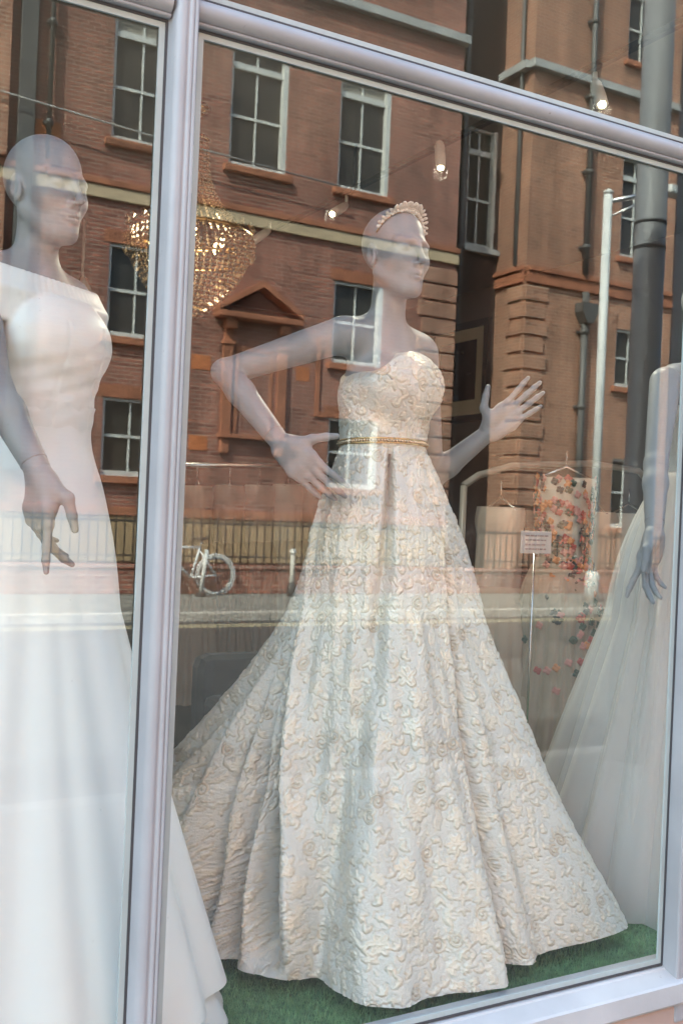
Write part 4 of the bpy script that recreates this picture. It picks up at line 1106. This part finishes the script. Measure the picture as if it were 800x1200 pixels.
Pl, tl, th2, rl_ = skirt_grid(OL, lL, (.098, .078), 1.70, .475, hemL, foldL, thL, 240, prof=(.93, -.01), hipb=.024)
# the skirt hugs the bodice below the waist and leaves it smoothly
rs = np.arange(.03, .30, .002); rad_b = np.zeros((240, 360))
for i in range(240):
    z = Pl[i, 0, 2]
    if z < 1.515: continue
    gx_ = OL[0] + rs[None, :] * np.cos(thL)[:, None]; gy_ = OL[1] + rs[None, :] * np.sin(thL)[:, None]
    ix = np.clip(np.round((gx_ - S.lo[0]) / S.h).astype(int), 0, S.n[0] - 1); iy = np.clip(np.round((gy_ - S.lo[1]) / S.h).astype(int), 0, S.n[1] - 1); iz = int(round((z - S.lo[2]) / S.h))
    rad_b[i] = rs[np.argmax(S.f[ix, iy, iz] > 0, axis=1)]
last = np.max(np.where(rad_b.sum(1) > 0)[0]); rad_b[last + 1:] = rad_b[last]
for _ in range(6): rad_b = (np.roll(rad_b, 1, 1) + rad_b + np.roll(rad_b, -1, 1)) / 3; rad_b[1:-1] = (rad_b[:-2] + rad_b[1:-1] + rad_b[2:]) / 3
rb3 = rad_b + .0015; kk = .05; hh_ = np.clip(.5 + .5 * (rl_ - rb3) / kk, 0, 1); rn = rb3 + (rl_ - rb3) * hh_ + kk * hh_ * (1 - hh_) * np.clip(tl / .12, 0, 1)
Pl[..., 0] = OL[0] + rn * np.cos(th2); Pl[..., 1] = OL[1] + rn * np.sin(th2)
link('skirt', fast_mesh('skirt', Pl.reshape(-1, 3) - npv(off_of(gL)), grid_quads(240, 360)), M_satin, gL)
hem2 = [(a, r + .012) for a, r in hemL]
foldH = foldL + [(-20, .012, 4, .0, 8)]
Pl, tl, th2, _ = skirt_grid(OL, lL, (.40, .39), .53, .395, hem2, foldH, thL, 40, prof=(.8, .04), hipb=.0)
link('hem_flounce', fast_mesh('hem_flounce', Pl.reshape(-1, 3) - npv(off_of(gL)), grid_quads(40, 360)), M_satin, gL)
# ring on the hanging hand is worn as jewellery
# ================================================================== right mannequin and tulle gown
ORr = (2.53, .47); fR = unit((.2, -.98)); lR = npv((.98, .2))
RR = np.stack([npv((*lR, 0)), npv((*fR, 0)), npv((0, 0, 1))], 1)
def WR(a, b, z): return npv((ORr[0], ORr[1], 0)) + RR[:, 0] * a + RR[:, 1] * b + npv((0, 0, z))
manR = root('mannequin', (ORr[0], ORr[1], FLOOR), 'grey mannequin at the right edge, only its hanging arm and shoulder showing', 'mannequin', 'mannequins in the window')
shr = npv(P(779, 448, .40)); elr = npv(P(768, 545, .30)); wrr = npv(P(766, 626, .20))
body('mannequin', manR, ORr, lR, fR, WR(0, .04, 2.18), unit((.3, -.95, 0)), shr, elr, elr + (wrr - elr) * .97, step=.0045)
r_, u_, t_ = img_axes(750, 680)
make_hand('hand', manR, wrr, -u_ * .93 - r_ * .22, r_ * .75 + t_ * .5, -1, [(-.28, .05, .15), (.35, .30, .15), (.42, .35, .2), (.5, .4, .2)], spread=(.02, .0, -.03, -.06), thumb=((.75, .55, -.35), (.1, .95, -.2)), arm_from=elr)
wrist_ring(manR, wrr, elr)
gR = root('tulle_gown', (ORr[0], ORr[1], FLOOR), 'pale tulle wedding gown with lace bodice at the right window edge', 'gown')
M_lace = pm('white_lace', (.74, .75, .73), .6, bump=(120, .8, .006)); M_tul = tulle_mat('grey_white_tulle', (.85, .81, .77), .42); M_lin = pm('silk_lining', (.78, .76, .74), .5)
S = SDF((ORr[0] - .27, ORr[1] - .27, 1.60), (ORr[0] + .27, ORr[1] + .27, 2.0), .004); torso_prims(S, ORr, lR, fR, grow=.010)
gz = S.lo[2] + S.h * np.arange(S.n[2]); S.f = np.maximum(S.f, (gz - 1.87)[None, None, :].astype(np.float32)); S.f = np.maximum(S.f, (1.64 - gz)[None, None, :].astype(np.float32))
organic('bodice', S, M_lace, gR, 1)
hemR = [(-120, .40), (-90, .38), (-60, .42), (0, .5), (60, .5), (120, .5), (165, .50), (190, .50), (215, .45)]
rng2 = np.random.default_rng(5)
for i, (nm, sc_, mt) in enumerate((('lining', .70, M_lin), ('tulle_layer', .9, M_tul), ('tulle_layer', 1.0, M_tul), ('tulle_layer', 1.06, M_tul))):
    fo = [(k * 14 + rng2.uniform(-5, 5), .02 + .012 * i, rng2.uniform(2.5, 5), .05, rng2.uniform(-6, 6)) for k in range(26)]
    Pr, _, _, _ = skirt_grid(ORr, lR, (.126 + .003 * i, .098 + .003 * i), 1.66 + .001 * i, .40 + .004 * (3 - i), [(a, r * sc_) for a, r in hemR], fo, thL, 160, prof=(.9, .02), hipb=.03)
    link(nm, fast_mesh(nm, Pr.reshape(-1, 3) - npv(off_of(gR)), grid_quads(160, 360)), mt, gR)

# ================================================================== shop interior: rail, hanging gowns, sign, picture, armchair
def hanging_gown(name, x, y, ztop, rot, col, label, wtop=.17, hemr=.34, zhem=.32, tul=.85, group='gowns on the rail', opaque=None, seed=0):
    g = root(name, (x, y, zhem), label, 'gown', group); rg = np.random.default_rng(seed + 20)
    la = (math.cos(rot), math.sin(rot)); th = np.linspace(0, 2 * math.pi, 200, endpoint=False)
    mt = opaque or pm(f'silk_{seed}', tuple(c * .92 for c in col), .55, sheen=.2)
    zw = ztop - .36
    Pb, _, _, _ = skirt_grid((x, y), la, (wtop, wtop * .55), ztop, zw, [(0, .115), (90, .10), (180, .115), (270, .10)], [(k * 36, .006, 8, .1, 0) for k in range(10)], th, 40, hipb=.01)
    link('bodice', fast_mesh('bodice', Pb.reshape(-1, 3) - npv(off_of(g)), grid_quads(40, 200)), mt, g)
    hm = [(a, hemr * rg.uniform(.88, 1.1)) for a in range(0, 360, 40)]
    fo = [(k * 15 + rg.uniform(-5, 5), .035, rg.uniform(3, 5), .05, rg.uniform(-5, 5)) for k in range(24)]
    Ps, _, _, _ = skirt_grid((x, y), la, (.117, .102), zw + .001, zhem, [(a, r * .8) for a, r in hm], fo, th, 90, prof=(.8, .05), hipb=.03)
    link('underskirt', fast_mesh('underskirt', Ps.reshape(-1, 3) - npv(off_of(g)), grid_quads(90, 200)), pm(f'silk_{seed}', col, .55), g)
    Ps, _, _, _ = skirt_grid((x, y), la, (.12, .105), zw + .002, zhem - .01, hm, fo, th, 90, prof=(.8, .06), hipb=.035)
    link('overskirt', fast_mesh('overskirt', Ps.reshape(-1, 3) - npv(off_of(g)), grid_quads(90, 200)), tulle_mat(f'net_{seed}', col, tul), g)
    d = Vector((la[0], la[1], 0)); c = Vector((x, y, 0))
    hg = MB().tube([c - d * wtop + Vector((0, 0, ztop - .01)), c + Vector((0, 0, ztop + .05)), c + d * wtop + Vector((0, 0, ztop - .01))], .006, 6)
    hg.tube([c + Vector((0, 0, ztop + .05)), c + Vector((0, 0, ztop + .12))], .0025, 6); hg.build('hanger', M_silver, g)
    return g
ry = 1.95
rail = root('clothes_rail', (3.3, ry, .02), 'white curved clothes rail behind the brocade gown, at its right', 'clothes rail')
ra, rb = P(548, 556, ry), P(748, 552, ry)
M_railp = pm('white_rail_paint', (.32, .30, .27), .35)
MB().tube([ra + Vector((-.02, 0, -.05)), ra + Vector((.06, 0, 0)), P(600, 546, ry), P(690, 543, ry), rb, rb + Vector((.06, 0, -.05))], .016, 10).build('top_bar', M_railp, rail)
for q in (ra + Vector((-.02, 0, -.05)), rb + Vector((.06, 0, -.05))):
    MB().tube([q, Vector((q.x, ry, .04))], .016, 10).build('upright', M_railp, rail)
    MB().box(q.x - .03, q.x + .03, ry - .28, ry + .28, .022, .06, bev=.01).build('foot', M_railp, rail)
zt = ra.z - .14
cham = (.70, .60, .49); taupe = (.62, .53, .44); cream = (.78, .71, .60)
hanging_gown('hanging_gown', P(588, 548, ry).x, ry, zt, 1.3, taupe, 'taupe tulle gown hanging leftmost on the white rail', seed=1, hemr=.42)
hanging_gown('hanging_gown', P(700, 548, ry).x, ry + .02, zt, 1.2, cham, 'champagne tulle gown hanging right of the floral gown', seed=2, hemr=.48)
hanging_gown('hanging_gown', P(738, 548, ry).x, ry, zt, 1.4, cream, 'cream tulle gown hanging rightmost on the white rail', seed=3, hemr=.46)
# floral gown in front of the rail
fx = P(661, 600, 1.72); fgz = P(661, 560, 1.72).z
fg = hanging_gown('floral_gown', fx.x, 1.72, fgz, -.45, (.62, .53, .43), 'strapless cream gown with red, orange and black embroidered flowers hanging on the rail', group=None, wtop=.135, hemr=.30, seed=4, tul=.6)
if 'group' in fg.keys(): del fg['group']
fl_cols = [pm('petal_red', (.38, .07, .06), .6), pm('petal_orange', (.55, .22, .08), .6), pm('petal_black', (.02, .025, .03), .6), pm('petal_rose', (.55, .25, .22), .6), pm('leaf_dark_green', (.03, .06, .04), .6)]
rf = random.Random(9); petals = [MB() for _ in fl_cols]
for i in range(430):
    if i < 300: t = rf.random(); z = fgz - .34 * t; ra_ = .132 - .02 * t; rb_ = .075 + .03 * t
    else: t = rf.random() ** 1.7; z = fgz - .36 - .55 * t; ra_ = .118 + .16 * t; rb_ = .105 + .16 * t
    a = rf.uniform(-math.pi, math.pi); ca, sa = math.cos(-.45), math.sin(-.45)
    if i >= 300: a = -1.2 + rf.gauss(0, .5)
    lx_, ly_ = (ra_ + .012) * math.cos(a), (rb_ + .012) * math.sin(a)
    c = Vector((fx.x + lx_ * ca - ly_ * sa, 1.72 + lx_ * sa + ly_ * ca, z)); nrm = Vector((c.x - fx.x, c.y - 1.72, 0)).normalized()
    k = rf.choices(range(5), (3, 3, 4, 3, 3))[0]; tg = Vector((0, 0, 1)).cross(nrm)
    for q in range(4):
        an = q * math.pi / 2 + rf.uniform(0, .6); d = tg * math.cos(an) + Vector((0, 0, 1)) * math.sin(an); e = nrm.cross(d)
        petals[k].ball(c + d * .008, .012, .010, .003, Matrix((d, e, nrm)).transposed(), 6, 4)
for nm, m_, pb in zip(('red_flowers', 'orange_flowers', 'black_flowers', 'rose_flowers', 'green_leaves'), fl_cols, petals): tag(pb.build(nm, m_, fg), kind='stuff')
# card sign clipped in front
s0, s1 = P(611, 622, 1.50), P(645, 649, 1.50)
sg = root('card_sign', tuple(s0.lerp(s1, .5)), 'small white card sign with faint writing in front of the floral gown', 'sign')
MB().box(s0.x, s1.x, 1.50, 1.506, s1.z, s0.z, bev=.001).build('card', pm('white_card', (.72, .70, .70), .6), sg)
inkm = pm('grey_ink', (.35, .28, .30), .7)
rr2 = random.Random(2)
for i in range(4):
    z = s0.z - (i + 1) * (s0.z - s1.z) / 5; x = s0.x + .02; ln = MB()
    while x < s1.x - .03:
        w = rr2.uniform(.006, .02); ln.box(x, x + w, 1.4965, 1.4995, z - .003, z + .003); x += w + .006
    ln.build('writing_line', inkm, sg)
MB().tube([((s0.x + s1.x) / 2, 1.512, s1.z), ((s0.x + s1.x) / 2, 1.512, .39)], .005, 6).lathe(((s0.x + s1.x) / 2, 1.50, .386), [(.07, 0), (.07, .006), (.01, .012)], 16).build('stand', M_silver, sg)
# second rail far back with pale gowns, seen dimly
by_ = 4.2
q0, q1 = P(205, 545, by_), P(420, 545, by_)
rb2 = root('clothes_rail', ((q0.x + q1.x) / 2, by_, .02), 'dim clothes rail of gowns deep in the shop, left of the brocade gown', 'clothes rail')
MB().tube([q0, q1], .016, 8).build('top_bar', M_silver, rb2)
for q in (q0, q1): MB().tube([q, Vector((q.x, by_, .022))], .016, 8).build('upright', M_silver, rb2); MB().box(q.x - .03, q.x + .03, by_ - .25, by_ + .25, .021, .06).build('foot', M_silver, rb2)
for i, px in enumerate((232, 270, 305, 338, 372)):
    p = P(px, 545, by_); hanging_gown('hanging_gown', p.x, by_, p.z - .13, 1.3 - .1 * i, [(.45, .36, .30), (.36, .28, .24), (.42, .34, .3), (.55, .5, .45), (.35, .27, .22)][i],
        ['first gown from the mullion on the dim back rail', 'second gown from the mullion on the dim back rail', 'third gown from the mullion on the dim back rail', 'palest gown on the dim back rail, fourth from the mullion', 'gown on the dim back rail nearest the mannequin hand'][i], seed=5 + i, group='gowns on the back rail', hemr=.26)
# framed picture on the right-hand wall
def OX(px, py, x):
    r = ray(px, py); t = x / r[0]; return Vector((x, -DCAM + t * r[1], HCAM + t * r[2]))
XW = 4.598
pa, pb_ = OX(577, 372, XW), OX(577, 492, XW); y0 = pa.y; y1 = OX(505, 480, XW).y; ztp, zbt = pa.z, pb_.z
pic = root('framed_picture', (XW, (y0 + y1) / 2, (ztp + zbt) / 2), 'black framed picture with wide tan mount and near-black image on the shop wall', 'picture')
MB().box(XW - .04, XW - .002, y0, y0 + .05, zbt, ztp).box(XW - .04, XW - .002, y1 - .05, y1, zbt, ztp).box(XW - .04, XW - .002, y0 + .05, y1 - .05, zbt, zbt + .05).box(XW - .04, XW - .002, y0 + .05, y1 - .05, ztp - .05, ztp).build('frame', M_iron, pic)
MB().box(XW - .02, XW - .004, y0 + .051, y1 - .051, zbt + .051, ztp - .051).build('mount', pm('tan_mount', (.75, .62, .46), .8), pic)
MB().box(XW - .026, XW - .0205, OX(560, 430, XW).y, OX(518, 430, XW).y, OX(560, 468, XW).z, OX(560, 398, XW).z).build('image', pm('night_print', (.012, .012, .016), .3, var=(9, .5)), pic)
# dark armchair
ac = root('armchair', (2.0, 2.35, .02), 'dark velvet armchair in the shadow behind the gown train', 'armchair')
M_vel = pm('dark_velvet', (.018, .018, .026), .8, sheen=.2)
cp = P(238, 770, 2.5); ax0 = cp.x
MB().box(ax0, ax0 + .75, 2.5, 2.68, .35, cp.z, bev=.06).build('backrest', M_vel, ac); MB().box(ax0 + .12, ax0 + .63, 2.0, 2.499, .28, .46, bev=.05).build('seat', M_vel, ac)
for q in (0, .64): MB().box(ax0 + q, ax0 + q + .115, 2.0, 2.498, .2, .66, bev=.04).build('armrest', M_vel, ac)
for qx in (.06, .69):
    for qy in (2.05, 2.6): MB().tube([(ax0 + qx, qy, .021), (ax0 + qx, qy, .34)], [.014, .022], 8).build('leg', M_iron, ac)

# ================================================================== ceiling lights
TRX = 2.33
tr = root('light_track', (TRX, 2, 3.2), 'dark ceiling track running back into the shop, carrying the spotlights', 'light track')
MB().box(TRX - .012, TRX + .012, .35, 4.4, 3.0, 3.02).build('bar', M_iron, tr)
for y in (.8, 2.4, 4.0): MB().tube([(TRX, y, 3.02), (TRX, y, 3.218)], .006, 6).build('hanger_rod', M_iron, tr)
M_can = pm('white_spot_body', (.6, .57, .53), .4); M_lens = pm('lit_lens', (1, .85, .6), .3, emis=((1.0, .74, .42), 5.0))
def spot(px, py, z, aim, label, watts=2.2):
    p = G(px, py, z); s = root('spotlight', tuple(p), label, 'spotlight', 'spotlights on the ceiling track')
    d = Vector(aim).normalized()
    top = p - d * .13
    MB().tube([p - d * .004, p - d * .05, p - d * .11, top], [.021, .022, .020, .014], 16).build('can', M_can, s)
    MB().tube([p - d * .003, p + d * .002], .012, 16).build('lens', M_lens, s)
    MB().tube([top, (top.x, top.y, 2.998 if abs(top.x - TRX) < .3 else 3.218)], .008, 8).build('stem', M_can, s)
    L = bpy.data.lights.new('spot_lamp', 'SPOT'); L.energy = watts; L.color = (1, .86, .7); L.spot_size = math.radians(130); L.spot_blend = 1.0; L.shadow_soft_size = .03
    lo = bpy.data.objects.new('spot_lamp', L); COL.objects.link(lo); lo.parent = s; lo.location = d * .02; lo.rotation_euler = (-d).to_track_quat('Z', 'Y').to_euler()
spot(516, 197, 2.88, (-.15, -.35, -.90), 'lit spotlight above the raised hand, third along the track', 9.0)
spot(389, 251, 2.88, (-.75, -.35, -.55), 'lit spotlight between the chandelier and the tiara')
spot(705, 123, 2.86, (-.2, -.5, -.75), 'lit spotlight nearest the glass, above the transom at the right', 4.5)
spot(293, 285, 2.88, (-.7, .2, -.6), 'lit spotlight just right of the chandelier')
spot(106, 346, 2.75, (.3, -.4, -.86), 'lit spotlight seen left of the mullion below the chandelier')

# chandelier
cyy = 2.4; cc = P(222, 300, cyy); ch = root('chandelier', (cc.x, cyy, 3.2), 'crystal basket chandelier with warm sparkle hanging behind the mullion', 'chandelier')
sc_c = (P(289, 300, cyy).x - P(150, 300, cyy).x) * .5
zc = P(222, 275, cyy).z; ztop = P(236, 165, cyy).z; zb = P(236, 365, cyy).z
R0 = sc_c * .98
MB().ring((cc.x, cyy, zc), (R0, 0, 0), (0, R0, 0), .010, 48, 8).ring((cc.x, cyy, zc - .10), (R0 * .86, 0, 0), (0, R0 * .86, 0), .006, 40, 6).ring((cc.x, cyy, ztop), (R0 * .22, 0, 0), (0, R0 * .22, 0), .008, 24, 6).build('ring_frame', M_gold, ch)
MB().tube([(cc.x, cyy, ztop), (cc.x, cyy, 3.218)], .006, 6).lathe((cc.x, cyy, 3.17), [(.015, 0), (.06, .03), (.06, .047)], 16).build('stem', M_gold, ch)
M_crys = pm('amber_crystal', (.26, .19, .125), .12, metallic=.4)
be = MB()
def octa(mb, c, r):
    x, y, z = c; mb.add([(x + r, y, z), (x - r, y, z), (x, y + r, z), (x, y - r, z), (x, y, z + 1.3 * r), (x, y, z - 1.3 * r)], [(0, 2, 4), (2, 1, 4), (1, 3, 4), (3, 0, 4), (2, 0, 5), (1, 2, 5), (3, 1, 5), (0, 3, 5)])
for k in range(30):                                  # strings from crown to ring
    a = 2 * math.pi * k / 30
    for t in np.linspace(0, 1, 26):
        r = R0 * (.22 + .78 * t ** 2.2); octa(be, (cc.x + r * math.cos(a), cyy + r * math.sin(a), ztop + (zc - ztop) * t ** .8), .0105)
tag(be.build('bead_strings', M_crys, ch), kind='stuff')
be = MB(); rc = random.Random(8)
for k in range(52):                                  # basket below
    a = 2 * math.pi * k / 52
    for t in np.linspace(0, 1, 16):
        r = R0 * math.cos(t * 1.45) ** .7 + .004; octa(be, (cc.x + r * math.cos(a), cyy + r * math.sin(a), zc - .012 + (zb - zc) * t + rc.uniform(-.006, .006)), .011)
for k in range(44):
    a = 2 * math.pi * k / 44
    for dz in (.0, .03, .055): octa(be, (cc.x + (R0 + .012) * math.cos(a), cyy + (R0 + .012) * math.sin(a), zc - .03 - dz), .011)
    if k % 2: octa(be, (cc.x + (R0 + .006) * math.cos(a), cyy + (R0 + .006) * math.sin(a), zc + .035), .014)
tag(be.build('crystal_basket', M_crys, ch), kind='stuff')
M_bulb = pm('candle_bulb', (1, .8, .5), .4, emis=((1.0, .66, .30), 2.0))
for k in range(6):
    a = k * math.pi / 3 + .3; MB().ball((cc.x + R0 * .55 * math.cos(a), cyy + R0 * .55 * math.sin(a), zc - .03), .014, .014, .028).build('bulb', M_bulb, ch)
Lc = bpy.data.lights.new('chandelier_lamp', 'POINT'); Lc.energy = 1.0; Lc.color = (1, .82, .62); Lc.shadow_soft_size = .08
lo = bpy.data.objects.new('chandelier_lamp', Lc); COL.objects.link(lo); lo.parent = ch; lo.location = (0, 0, zc - .06 - 3.2)
